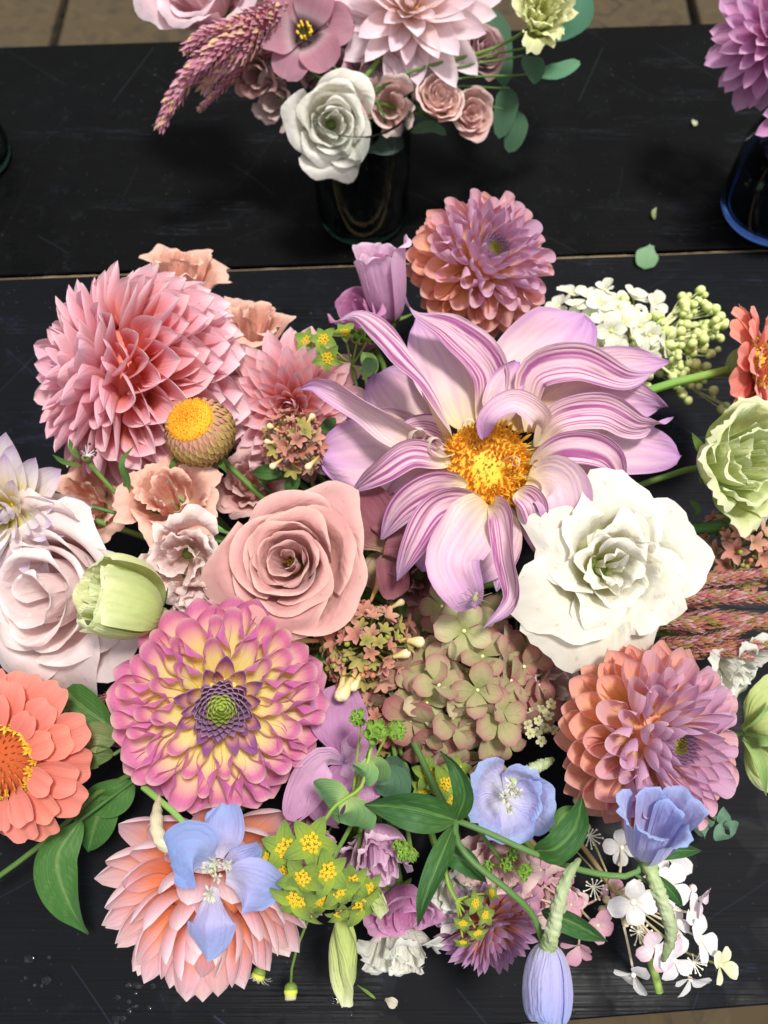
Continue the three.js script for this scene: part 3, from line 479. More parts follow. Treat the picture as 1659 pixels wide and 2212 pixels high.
  const Rd = size(C, 98), fl = [], fge = bendPetal({ nu: 4, nv: 3, W: .16, out: OUT.lance, cup: () => 1.2, bend: u => .3 * u, colF: uramp(0, '#f59c10', .5, '#fdb418', 1, '#ffd840') }), fgc = bendPetal({ nu: 3, nv: 3, W: .2, out: OUT.lance, cup: () => 1.2, bend: u => .8 * u, colF: uramp(0, '#8a9a20', 1, '#b4bc30') }), r = rng(7);
  for (let i = 0; i < 680; i++) {
    const t = i / 680, rad = Rd * Math.sqrt(t), a = i * 2.399963, er = V3(Math.cos(a), 0, Math.sin(a)), inner = t < .1;
    const dir = er.clone().multiplyScalar(inner ? -.4 : .05 + .4 * t).add(V3(0, 1, 0)).add(V3(r() - .5, 0, r() - .5).multiplyScalar(.5)).normalize(), s = (inner ? .007 : .0082) * (.8 + .5 * r());
    fl.push((inner ? fgc : fge).clone().applyMatrix4(basis(er.clone().multiplyScalar(rad).add(V3(0, .004 * (1 - t) - (inner ? .003 : 0), 0)), dir, V3(r() - .5, .2, r() - .5).normalize()).scale(V3(s, s, s))));
  }
  part('disc_florets', merged(fl), petalMat(1, { plain: 1, trans: .15 }), g, 'stuff');
  part('receptacle', new THREE.SphereGeometry(Rd * 1.02, 24, 12).scale(1, .3, 1).translate(0, -.003, 0), solidMat('#f0b020'), g);
  stem(g, null, .004);
}
{ // small crab spider on a lower petal of the huge dahlia
  const g = thing('spider', 'tiny pale brown spider on the tip of a lavender dahlia petal', 'spider', P(1026, 1292, .1925), AX(.1, .1, 1));
  const s = size(g.position, 1), m = solidMat('#8d8468', .7), dk = solidMat('#5c5440', .7);
  part('body', merged([new THREE.SphereGeometry(7 * s, 12, 10).scale(1, .7, 1.3), new THREE.SphereGeometry(5 * s, 10, 8).scale(1, .7, 1).translate(3 * s, 0, -9 * s)]), m, g);
  for (const [a, l] of [[.3, 34], [.8, 26], [2.3, 30], [2.8, 38], [-.3, 40], [-.8, 30], [-2.2, 26], [-2.8, 30]]) {
    const p = (k, y) => g.localToWorld(V3(Math.cos(a) * l * k * s, y * s, Math.sin(a) * l * k * s));
    part('leg', tubeThrough(g, [p(0, 0), p(.5, 6), p(1, -3)], [1.3 * s, .7 * s], () => lin('#6f664c'), { ns: 6, nr: 5 }), vcMat, g);
  }
}
// ------------------------------------------------------------------ roses and lisianthus of the front arrangement
const two = (f, b) => [u => f(u), u => (b || f)(u)];
{ // white rose
  const g = head('rose', 'open white rose with ruffled heart between the two salmon dahlias and the huge dahlia', 'rose', 1300, 1228, .150, [.08, .04, 1], .5), R = size(g.position, 204);
  const f = ramp(0, '#c8d070', .3, '#dedc9e', .6, '#e8e5d0', 1, '#eae7da'), b = ramp(0, '#cfd49a', .5, '#e2e1d2', 1, '#e7e6dd');
  bloom(g, { R, n: 23, seed: 5, col: () => two(f, b), ruf: .12, fr: 2.1, Rl: [.06, .58], h: [.46, .36], lip: [.06, .46], drop: [-.05, .22], span: [1.25, .86], jag: .015, point: .2, tilt: .5, edge: .24, calyx: 1, nu: 14, nv: 22 });
  stem(g, null, .003);
}
{ // blush white rose
  const g = head('rose', 'large blush white rose behind the pale green bud', 'rose', 168, 1262, .118, [-.34, -.10, .94], 2.0), R = size(g.position, 232);
  const f = ramp(0, '#eab0ae', .4, '#f0d0ce', 1, '#f2e0de'), b = ramp(0, '#e2cecc', .6, '#e8d8d8', 1, '#eadede');
  bloom(g, { R, n: 16, seed: 10, col: () => two(f, b), ruf: .06, fr: 1.6, Rl: [.16, .66], h: [.62, .42], lip: [.04, .36], drop: [-.02, .22], span: [1.8, 1.0], point: .24, tilt: .36, edge: .22, calyx: 1, nu: 14, nv: 22 });
  stem(g, null, .003);
}
{ // dusty pink rose
  const g = head('rose', 'dusty pink rose with spiral heart beside the maroon lisianthus petals', 'rose', 638, 1220, .150, [-.06, .16, 1], .2), R = size(g.position, 173);
  const f = ramp(0, '#c08a3e', .2, '#dea088', .5, '#dda29a', .85, '#d08e8c', 1, '#e6b8ac'), b = ramp(0, '#d79c98', .7, '#dba6a4', .93, '#dfaeaa', 1, '#eecabd');
  bloom(g, { R, n: 19, seed: 6, col: () => two(f, b), ruf: .045, fr: 1.6, Rl: [.09, .66], h: [.66, .44], lip: [.05, .34], drop: [-.02, .16], span: [2.2, .95], point: .2, tilt: .2, edge: .22, calyx: 1, nu: 14, nv: 22, heart: '#8a8a20' });
  stem(g, null, .003);
}
const greenF = ramp(0, '#b5c768', .5, '#cbd78a', .85, '#d9e1a4', 1, '#e3e6bc'), greenB = ramp(0, '#b3c46c', .6, '#c6d288', 1, '#dfe4b6');
{
  const g = head('lisianthus', 'pale green lisianthus bloom below the sideways zinnia', 'lisianthus', 1548, 1005, .138, [.34, .06, .9], 1.2), R = size(g.position, 152);
  bloom(g, { R, n: 15, seed: 14, col: () => two(greenF, greenB), ruf: .12, fr: 1.9, Rl: [.12, .66], h: [.80, .66], lip: [.0, .22], drop: [0, .12], span: [1.1, .85], jag: .045, point: .1, tilt: .4, edge: .12, calyx: 1, nu: 14, nv: 24 });
  stem(g);
}
{
  const g = head('lisianthus', 'half closed pale green lisianthus bud resting before the blush white rose', 'lisianthus', 336, 1322, .160, [-.78, .30, .55], .6), R = size(g.position, 112);
  bloom(g, { R, n: 11, seed: 16, col: () => two(greenF, greenB), ruf: .10, fr: 1.6, Rl: [.2, .84], h: [1.25, 1.20], lip: [.05, -.16], drop: [-.08, -.02], span: [1.2, .95], jag: .03, point: .1, tilt: .2, edge: .16, pinch: 1.0, calyx: 1, nu: 14, nv: 20 });
  stem(g);
}
const lilF = ramp(0, '#c27fb0', .5, '#d596c4', .85, '#dfaed2', 1, '#e6c2da'), lilB = ramp(0, '#c98abb', .5, '#d9a5cd', 1, '#e3bcd8'), magF = ramp(0, '#8f3a72', .5, '#a8508c', 1, '#c076a8');
{
  const g = head('lisianthus', 'lilac lisianthus standing upright beside the salmon dahlia at the back', 'lisianthus', 842, 690, .115, [-.16, .80, .58], .2), R = size(g.position, 92);
  bloom(g, { R, n: 9, seed: 23, col: t => t > .4 ? two(lilF, lilB) : two(magF, lilB), ruf: .08, fr: 1.8, Rl: [.2, .58], h: [1.3, 1.75], lip: [.0, .18], drop: [0, .05], span: [1.3, .8], point: .15, tilt: .2, edge: .2, calyx: 1 });
  stem(g);
}
{
  const g = head('lisianthus', 'darker plum lisianthus petals showing beneath the long striped petal', 'lisianthus', 800, 735, .10, [-.35, .55, .75], 1.0), R = size(g.position, 95);
  bloom(g, { R, n: 7, seed: 27, col: () => two(magF, ramp(0, '#b46a9c', 1, '#c884b0')), ruf: .06, fr: 1.6, Rl: [.25, .6], h: [1.0, 1.1], lip: [.0, .2], drop: [0, .05], span: [1.2, .85], calyx: 1 });
  stem(g);
}
{
  const g = head('lisianthus', 'lilac lisianthus with folded ruffled petals below the broad green leaf', 'lisianthus', 818, 1800, .125, [.05, -.45, .88], .4), R = size(g.position, 100);
  bloom(g, { R, n: 11, seed: 31, col: () => two(lilF, lilB), ruf: .11, fr: 3, Rl: [.15, .55], h: [1.0, .8], lip: [.0, .22], drop: [0, .05], span: [1.2, .8], jag: .05, tilt: .3, calyx: 1 });
  stem(g);
}
{
  const g = head('lisianthus', 'deep magenta pink lisianthus cup beside the white ruffled bloom', 'lisianthus', 868, 1930, .105, [.15, -.5, .86], 1.3), R = size(g.position, 92);
  bloom(g, { R, n: 8, seed: 37, col: () => two(ramp(0, '#7d2c60', .5, '#b05a94', 1, '#cf8fbc'), ramp(0, '#b0609a', 1, '#cc8ab8')), ruf: .08, fr: 2, Rl: [.3, .7], h: [.7, .6], lip: [.0, .3], drop: [0, .1], span: [1.1, .8], calyx: 1 });
  stem(g);
}
const whF = ramp(0, '#cccca8', .5, '#dcdccc', 1, '#e0e0d6');
function whiteLis(u, v, h, ax, px, seed, label, n = 11) {
  const g = head('lisianthus', label, 'lisianthus', u, v, h, ax, seed), R = size(g.position, px);
  bloom(g, { R, n, seed, col: () => two(whF), ruf: .12, fr: 3.2, Rl: [.15, .6], h: [.7, .5], lip: [.02, .4], drop: [0, .15], span: [1.2, .8], jag: .06, tilt: .3, calyx: 1 }); stem(g);
}
whiteLis(862, 2008, .082, [.0, -.62, .76], 112, 41, 'white ruffled lisianthus over the table edge side, next to the twisted green bud');
whiteLis(975, 1905, .10, [.2, -.1, .95], 82, 43, 'white lisianthus petals peeping out behind the mauve dahlia', 9);
whiteLis(1560, 1425, .085, [.4, -.4, .8], 95, 45, 'white frilled lisianthus lying under the rusty celosia spikes', 9);
const peachF = ramp(0, '#e2cf9a', .3, '#eaa68c', .7, '#e9a690', 1, '#efc0aa'), blushF = ramp(0, '#d9c4a0', .3, '#e6c0b8', .7, '#e8c8c4', 1, '#efdcd6');
function frilly(name, label, u, v, h, ax, px, seed, cf, n = 13) {
  const g = head(name, label, name, u, v, h, ax, seed), R = size(g.position, px);
  bloom(g, { R, n, seed, col: () => two(cf), ruf: .10, fr: 2.6, Rl: [.15, .55], h: [.75, .6], lip: [.04, .40], drop: [-.05, .14], span: [1.0, .72], jag: .016, tilt: .4, edge: .16, calyx: 1, nu: 14, nv: 24 }); stem(g);
}
frilly('carnation', 'peach carnation beneath the big pink dahlia, touching the blush rose', 378, 1098, .134, [.05, .35, .9], 128, 51, peachF);
frilly('carnation', 'blush ruffled carnation between the blush rose and the dusty pink rose', 404, 1196, .138, [.05, -.05, 1], 122, 53, blushF);
frilly('carnation', 'small blush carnation edge above the pink and yellow dahlia', 428, 1275, .132, [.1, -.4, .9], 85, 55, blushF, 9);
frilly('carnation', 'peach carnation peeping over the top of the big pink dahlia', 392, 632, .098, [.15, .75, .55], 105, 57, peachF, 9);
frilly('carnation', 'peach carnation with green bud leaves behind both pink dahlias', 545, 748, .100, [.25, .65, .65], 108, 59, peachF, 9);
frilly('carnation', 'soft pink carnation deep below the open blue delphinium', 1075, 1835, .10, [-.1, -.1, 1], 105, 61, ramp(0, '#b98a70', .4, '#dfb0aa', 1, '#e6c2be'), 12);

frilly('carnation', 'pink carnation deep between the strawflower and the peach carnation', 345, 1012, .098, [-.1, .1, 1], 105, 63, ramp(0, '#c8705c', .5, '#e29a98', 1, '#ecbcbc'), 11);
frilly('carnation', 'rosy carnation deep between the smaller pink dahlia and the dusty pink rose', 545, 1055, .098, [.1, .1, 1], 100, 65, ramp(0, '#b86a5c', .5, '#d89490', 1, '#e6b8b4'), 11);
frilly('carnation', 'dusky rose carnation under the lower petals of the huge dahlia', 905, 1245, .098, [0, 0, 1], 112, 67, ramp(0, '#8a5050', .5, '#b07470', 1, '#c89a92'), 11);
frilly('carnation', 'pale carnation deep between the hydrangea and the white rose', 1170, 1475, .088, [.2, 0, 1], 110, 69, blushF, 10);
frilly('carnation', 'lilac carnation low beside the bupleurum and the blue delphinium flower', 760, 1850, .088, [0, -.2, 1], 105, 73, lilF, 10);
frilly('carnation', 'peach carnation low beside the lilac tipped dahlia', 215, 1090, .096, [-.1, .1, 1], 110, 75, peachF, 10);

frilly('carnation', 'pink carnation at the outer edge below the lilac tipped dahlia', 12, 1222, .108, [-.2, .1, 1], 100, 77, ramp(0, '#e0b878', .4, '#e6a0b8', 1, '#e8bcd0'), 10);
frilly('carnation', 'rosy carnation low under the clasping leaf sprig', 655, 1785, .085, [0, -.1, 1], 105, 79, ramp(0, '#b86a7c', .5, '#d49ab0', 1, '#e2b8c6'), 10);
frilly('carnation', 'soft pink carnation low beside the drooping blue bud', 1185, 1905, .072, [.1, -.2, 1], 92, 81, ramp(0, '#b8807c', .5, '#d8a8a8', 1, '#e6c4c2'), 9);

// ------------------------------------------------------------------ zinnias
function zinnia(label, u, v, h, ax, px, seed, spin = 0) {
  const g = head('zinnia', label, 'zinnia', u, v, h, ax, spin), R = size(g.position, px), r = rng(seed);
  const cF = ramp(0, '#c8503c', .3, '#e4705e', .8, '#ea7c6a', 1, '#ee8874'), cB = ramp(0, '#c9805c', .5, '#dd7d68', 1, '#e88672');
  const geos = [0, 1, 2].map(k => bendPetal({ nu: 11, nv: 14, W: .36 - .02 * k, out: u => .24 + .76 * sstep(0, .6, u), cup: u => .35 + .3 * (1 - u), bend: u => .25 - .75 * u + .2 * k * u, round: .26, rp: 3.2, notch: .05, nf: 1 + k % 2, groove: .05, th: .02, colF: (u, v) => cF(u + .06 * Math.sin(v * 9)), colB: (u) => cB(u), seed: k + seed }));
  const mats = tints(.08);
  for (const [n, rad, L, tilt, y] of [[13, .30, .70, -.22, -.03], [12, .29, .60, .05, .0], [10, .28, .47, .34, .03]]) for (let i = 0; i < n; i++) {
    const a = (i + (r() - .5) * .3) / n * 2 * pi + y * 20, er = V3(Math.cos(a), 0, Math.sin(a)), d = er.clone().multiplyScalar(Math.cos(tilt + (r() - .5) * .15)).add(V3(0, Math.sin(tilt), 0)).normalize();
    const m = part('petal', geos[Math.floor(r() * 3)], mats[Math.floor(r() * 4)], g); placeM(m, basis(er.clone().multiplyScalar(R * rad).add(V3(0, y * R, 0)), d, V3((r() - .5) * .2, 1, (r() - .5) * .2).normalize()), R * L * (.92 + r() * .16));
  }
  const dome = part('disc', new THREE.SphereGeometry(R * .36, 28, 14, 0, 2 * pi, 0, pi / 2).scale(1, .62, 1), solidMat('#a8481a', .9), g);
  const bl = [], st = [], ge = bendPetal({ nu: 3, nv: 3, W: .22, out: OUT.lance, cup: () => 1.3, bend: u => .4 * u, colF: uramp(0, '#8a3412', .6, '#c05a1e', 1, '#d8842c') }), se = bendPetal({ nu: 4, nv: 3, W: .26, out: OUT.lance, cup: () => .6, bend: u => -1.2 * u, colF: uramp(0, '#e0a010', 1, '#f6cc30') });
  for (let i = 0; i < 190; i++) { const t = i / 190, al = Math.acos(1 - t), a = i * 2.4, p = V3(Math.cos(a) * Math.sin(al), Math.cos(al) * .62, Math.sin(a) * Math.sin(al)), s = R * .1; bl.push(ge.clone().applyMatrix4(basis(p.clone().multiplyScalar(R * .35), p.clone().normalize(), V3(-p.z, .1, p.x).normalize()).scale(V3(s, s, s)))); }
  for (let i = 0; i < 46; i++) { const t = .45 + .5 * r(), al = Math.acos(1 - t), a = i * 2.4 * 1.7, p = V3(Math.cos(a) * Math.sin(al), Math.cos(al) * .62, Math.sin(a) * Math.sin(al)); for (let k = 0; k < 5; k++) { const tx = V3(-p.z, 0, p.x).normalize(), ty = V3().crossVectors(p, tx).normalize(), d = tx.multiplyScalar(Math.cos(k * 1.2566)).addScaledVector(ty, Math.sin(k * 1.2566)).addScaledVector(p, .6).normalize(), s = R * .075; st.push(se.clone().applyMatrix4(basis(p.clone().multiplyScalar(R * .43), d, p).scale(V3(s, s, s)))); } st.push(tinted(new THREE.CylinderGeometry(R * .012, R * .016, R * .1, 5).applyQuaternion(new THREE.Quaternion().setFromUnitVectors(V3(0, 1, 0), p.clone().normalize())).translate(p.x * R * .39, p.y * R * .39, p.z * R * .39), '#d89a18')); }
  part('disc_scales', merged(bl), petalMat(1, { plain: 1, trans: .1 }), g, 'stuff'); part('ray_florets', merged(st), petalMat(1, { plain: 1, trans: .1 }), g, 'stuff');
  part('calyx', new THREE.SphereGeometry(R * .3, 18, 12).scale(1, .8, 1).translate(0, -R * .16, 0), solidMat('#6a7440', .8), g);
  return g;
}
{ const g = zinnia('coral zinnia facing the viewer beside the dark green leaves', 8, 1642, .118, [-.12, .02, 1], 196, 3, .3); stem(g, null, .003, ramp(0, '#4f6a2c', 1, '#3c5a20')); }
{ const g = zinnia('coral zinnia turned sideways on a thick green stem by the white hydrangea', 1628, 790, .125, [.86, .02, .5], 142, 5, .8); part('stem', tubeThrough(g, [g.position.clone().addScaledVector(AX(.86, .02, .5), -.008), P(1545, 806, .122), P(1480, 822, .122), P(1400, 842, .118), MOUTH(90), MOUTH(90).add(V3(0, -.05, 0))], [.0034, .0036, .0034], ramp(0, '#79963c', .3, '#4f8a22', 1, '#4a7a24')), stemMat, g); }

// ------------------------------------------------------------------ strawflower
{
  const g = head('strawflower', 'tan papery strawflower with golden disc resting before the big pink dahlia', 'strawflower', 433, 935, .168, [-.20, .42, .88], .3), R = size(g.position, 74), r = rng(4);
  part('bract_core', new THREE.SphereGeometry(R * .95, 28, 20).scale(1, .92, 1), solidMat('#b48a48', .6), g);
  part('disc', new THREE.SphereGeometry(R * .7, 24, 12, 0, 2 * pi, 0, pi / 2).scale(1, .45, 1).translate(0, R * .66, 0), solidMat('#e09a18', .8), g);
  const sets = [['#b08c48', '#bf9c58', '#cdae6c'], ['#a88444', '#b89250', '#c8a664'], ['#b06a58', '#bd8068', '#ccaa78']].map(c => bendPetal({ nu: 6, nv: 6, W: .50, out: OUT.keel, cup: u => -.01 + .5, bend: u => .02 - .55 * u, th: .02, colF: uramp(0, c[0], .6, c[1], 1, c[2]), colB: uramp(0, c[0], 1, c[1]) })), m = petalMat(1, { rough: .6, trans: .15 });
  for (let i = 0; i < 210; i++) { const t = i / 209, al = Math.acos(lerp(-.95, .62, t)), a = i * 2.399963, er = V3(Math.cos(a), 0, Math.sin(a)), nn = er.clone().multiplyScalar(Math.sin(al)).add(V3(0, Math.cos(al), 0)), dir = er.clone().multiplyScalar(-Math.cos(al)).add(V3(0, Math.sin(al), 0)).addScaledVector(nn, .03); const pm = part('bract', sets[t > .72 && r() < .7 ? 2 : Math.floor(r() * 2)], m, g); placeM(pm, basis(nn.clone().multiplyScalar(R * .95).multiply(V3(1, .94, 1)), dir.normalize(), nn), R * lerp(.55, .46, t) * (.9 + .2 * r())); }
  const fl = [], ge = bendPetal({ nu: 3, nv: 3, W: .2, out: OUT.lance, cup: () => 1.3, bend: u => .2 * u, colF: uramp(0, '#e89810', .5, '#f6ac18', 1, '#fcc430') }), Rd = R * .68;
  for (let i = 0; i < 520; i++) { const t = i / 520, rad = Rd * Math.sqrt(t), a = i * 2.399963, er = V3(Math.cos(a), 0, Math.sin(a)), d = er.clone().multiplyScalar(.45 * t).add(V3(r() - .5, 2, r() - .5).multiplyScalar(.5)).normalize(), s = R * .12 * (.8 + .4 * r()); fl.push(ge.clone().applyMatrix4(basis(er.multiplyScalar(rad).add(V3(0, R * (.96 - .26 * t), 0)), d, V3(r() - .5, .1, r() - .5).normalize()).scale(V3(s, s, s)))); }
  part('disc_florets', merged(fl), petalMat(1, { plain: 1, trans: .12 }), g, 'stuff');
  for (const s of [-1, 1]) part('sepal', sweepPetal(g, { pts: s < 0 ? [[400, 985, .158], [375, 1000, .16], [365, 1022, .158]] : [[460, 990, .158], [480, 1005, .158], [490, 1022, .155]], w: R * .1, cup: .7, colF: GREEN }), leafMat, g);
  stem(g);
}

// ------------------------------------------------------------------ hydrangeas
const SEP = {};
function sepals(key, base, rim, back, W = .40) { return SEP[key] ??= [0, 1].map(k => bendPetal({ nu: 8, nv: 8, W: W * (1 + .08 * k), out: OUT.round, cup: u => .45 - .3 * k, bend: u => .35 - (.5 + .3 * k) * u, th: .02, colF: (() => { const a = ramp(...base), e = lin(rim); return (u, v) => mixc(a(u), e, clamp(.85 * sstep(.5, 1, Math.abs(v)) * sstep(.3, .9, u) + .6 * sstep(.75, 1, u))); })(), colB: uramp(...back), seed: k + 3 })); }
const antique = [sepals('a', [0, '#a2aa5c', .5, '#beba82', 1, '#c4b48c'], '#b07c70', [0, '#c0b890', 1, '#cdb49a']), sepals('b', [0, '#909450', .5, '#a89c68', 1, '#a8806a'], '#984656', [0, '#b8a880', 1, '#b87c78']), sepals('c', [0, '#a0945c', .4, '#a87c62', 1, '#a05454'], '#8e3c4a', [0, '#b89880', 1, '#b06a6a'])];
const creamS = [sepals('d', [0, '#dfe2a8', .4, '#eeeed6', 1, '#f1f1e0'], '#eef0dc', [0, '#e2e6b4', 1, '#ecedd2'], .46)];
const whiteS = [sepals('e', [0, '#e6e2d4', .4, '#f1eef0', 1, '#f2eff2'], '#f3eef2', [0, '#e9e4e0', 1, '#efe6ea']), sepals('f', [0, '#ecdce0', .4, '#efdfe8', 1, '#e6bfd0'], '#dca0bc', [0, '#ecdce0', 1, '#e6c0d0'])];
const pinkS = [sepals('g', [0, '#d8b0b0', .4, '#d499ac', 1, '#cf8aa4'], '#c87894', [0, '#d8a8b0', 1, '#cc8ca4'])];
const lemonS = [sepals('h', [0, '#dcdc9c', 1, '#efeecb'], '#efeecb', [0, '#dcdc9c', 1, '#e8e8c0'])];
const beadGeo = new THREE.SphereGeometry(1, 8, 6);
function floret(g, p, ax, s, set, spin, o = {}) {
  const f = new THREE.Group(); f.name = 'floret'; g.add(f);
  const q = new THREE.Quaternion().setFromUnitVectors(V3(0, 1, 0), ax.clone().normalize()).multiply(new THREE.Quaternion().setFromAxisAngle(V3(0, 1, 0), spin));
  f.position.copy(g.worldToLocal(p.clone())); f.quaternion.copy(g.quaternion.clone().invert().multiply(q));
  const n = o.n || 4, r = rng(Math.floor(spin * 991) + 3);
  for (let k = 0; k < n; k++) { const a = k / n * 2 * pi + (r() - .5) * .25, lift = (o.lift ?? .12) + (r() - .5) * .4 + (k % 2) * .12, er = V3(Math.cos(a), 0, Math.sin(a)), d = er.clone().multiplyScalar(Math.cos(lift)).add(V3(0, Math.sin(lift), 0)), nn = V3(0, 1, 0).addScaledVector(er, -Math.tan(lift)).normalize(); nn.applyAxisAngle(d, (r() - .5) * .4); const m = part('sepal', set[Math.floor(r() * 2)], o.mat || petalMat(1, { bump: .0005, soft: 1 }), f); placeM(m, basis(er.multiplyScalar(s * .04).add(V3(0, (k % 2) * s * .02, 0)), d, nn), s * (.9 + .25 * r())); }
  const b = part('eye', beadGeo, solidMat(o.eye || '#d8d29a'), f); b.scale.setScalar(s * (o.eyeS || .10)); b.position.y = s * .05;
  return f;
}
const stalkCol = ramp(0, '#b9b48a', 1, '#a8a06a');
function stalk(g, pts, r0 = .0008, col = stalkCol) { return part('stalk', tubeThrough(g, pts, [r0, r0 * .8], u => col(u), { ns: 8, nr: 6 }), stemMat, g); }
{ // faded green and rose hydrangea in the middle
  const g = head('hydrangea', 'faded green and rose hydrangea cluster in the middle of the arrangement', 'hydrangea', 1000, 1480, .098, [0, 0, 1]), r = rng(12);
  const hub = g.position.clone(), put = (u, v, h, px, ax, k) => { const p = P(u, v, h), set = antique[k]; floret(g, p, AX(...ax), size(p, px), set, r() * 6, { eyeS: .07, lift: .05 + r() * .3 }); stalk(g, [hub, hub.clone().lerp(p, .6).addScaledVector(AX(...ax), -.004), p]); };
  put(1002, 1362, .146, 68, [.0, -.1, 1], 0); put(1010, 1330, .135, 60, [.1, .3, .9], 0); put(955, 1310, .128, 50, [-.3, .3, .9], 1);
  for (let i = 0; i < 46; i++) { const a = i * 2.399963, d = Math.sqrt((i + 1) / 46), u = 1005 + Math.cos(a) * d * 180 - Math.max(0, Math.sin(a)) * d * 30, v = 1490 + Math.sin(a) * d * 160, h = .143 - .034 * d * d + (r() - .5) * .012; put(u, v, h, 42 + r() * 26, [Math.cos(a) * d * .9 + (r() - .5) * 1.5, -Math.sin(a) * d * .9 + (r() - .5) * 1.5, .8], Math.floor(clamp(r() * 1.3 + d * 1.5, 0, 2.9))); }
  stem(g, null, .003, ramp(0, '#8a8050', 1, '#6a6a38'));
}
{ // white green panicle
  const g = head('hydrangea', 'creamy white hydrangea panicle with green buds beside the sideways zinnia', 'hydrangea', 1372, 760, .085, [0, .1, 1]), r = rng(19), hub = g.position.clone();
  for (let i = 0; i < 44; i++) { const a = i * 2.399963, d = Math.sqrt((i + .5) / 44), u = 1305 + Math.cos(a) * d * 140, v = 715 + Math.sin(a) * d * 96, h = .128 - .03 * d * d + (r() - .5) * .012, p = P(u, v, h); floret(g, p, AX(Math.cos(a) * d * .9 + (r() - .5) * .9, -Math.sin(a) * d * .9 + .2 + (r() - .5) * .9, .8), size(p, 24 + r() * 12), creamS[0], r() * 6, { eye: '#c9d080', eyeS: .14, lift: .25 }); stalk(g, [hub, hub.clone().lerp(p, .6), p.clone().addScaledVector(BACK, -.001)], .0007); }
  const budCol = ramp(0, '#b4c85a', 1, '#cdd884'), bud = (() => { const ge = new THREE.SphereGeometry(1, 10, 8).scale(1, 1.15, 1); const n = ge.attributes.position, c = new Float32Array(n.count * 3); for (let i = 0; i < n.count; i++) c.set(mixc(lin('#b3c65c'), lin('#d6e09a'), sstep(-.5, 1, n.getY(i) + .3 * Math.sin(3 * Math.atan2(n.getX(i), n.getZ(i))))), i * 3); ge.setAttribute('color', new THREE.BufferAttribute(c, 3)); return ge; })();
  for (let i = 0; i < 40; i++) {
    const t = i / 39, u = 1330 + 225 * Math.pow(r(), .7), v = 640 + 240 * r() - (u - 1395) * .05, h = .122 - .0002 * (u - 1330) + (r() - .5) * .025, p = P(u, v, h), b = hub.clone().lerp(p, .72).addScaledVector(V3(r() - .5, r() - .5, r() - .5), .012);
    stalk(g, [hub, hub.clone().lerp(b, .5).addScaledVector(BACK, .004), b], .0013, ramp(0, '#c5c694', 1, '#d2d6a4'));
    const nb = 4 + Math.floor(r() * 3);
    for (let k = 0; k < nb; k++) { const q = p.clone().addScaledVector(V3(r() - .5, r() - .5, r() - .5), .014), s = size(q, 6 + r() * 5.5), m = part('bud', bud, petalMat(1, { plain: 1, trans: .1, rough: .6 }), g); m.position.copy(g.worldToLocal(q.clone())); m.quaternion.setFromUnitVectors(V3(0, 1, 0), V3(r() - .5, 1, r() - .5).normalize()); m.scale.setScalar(s); stalk(g, [b, b.clone().lerp(q, .6).addScaledVector(BACK, -.001), q], .00055, ramp(0, '#c9cc98', 1, '#c4d084')); }
  }
  stem(g, null, .003, ramp(0, '#a8a868', 1, '#7a8444'));
}
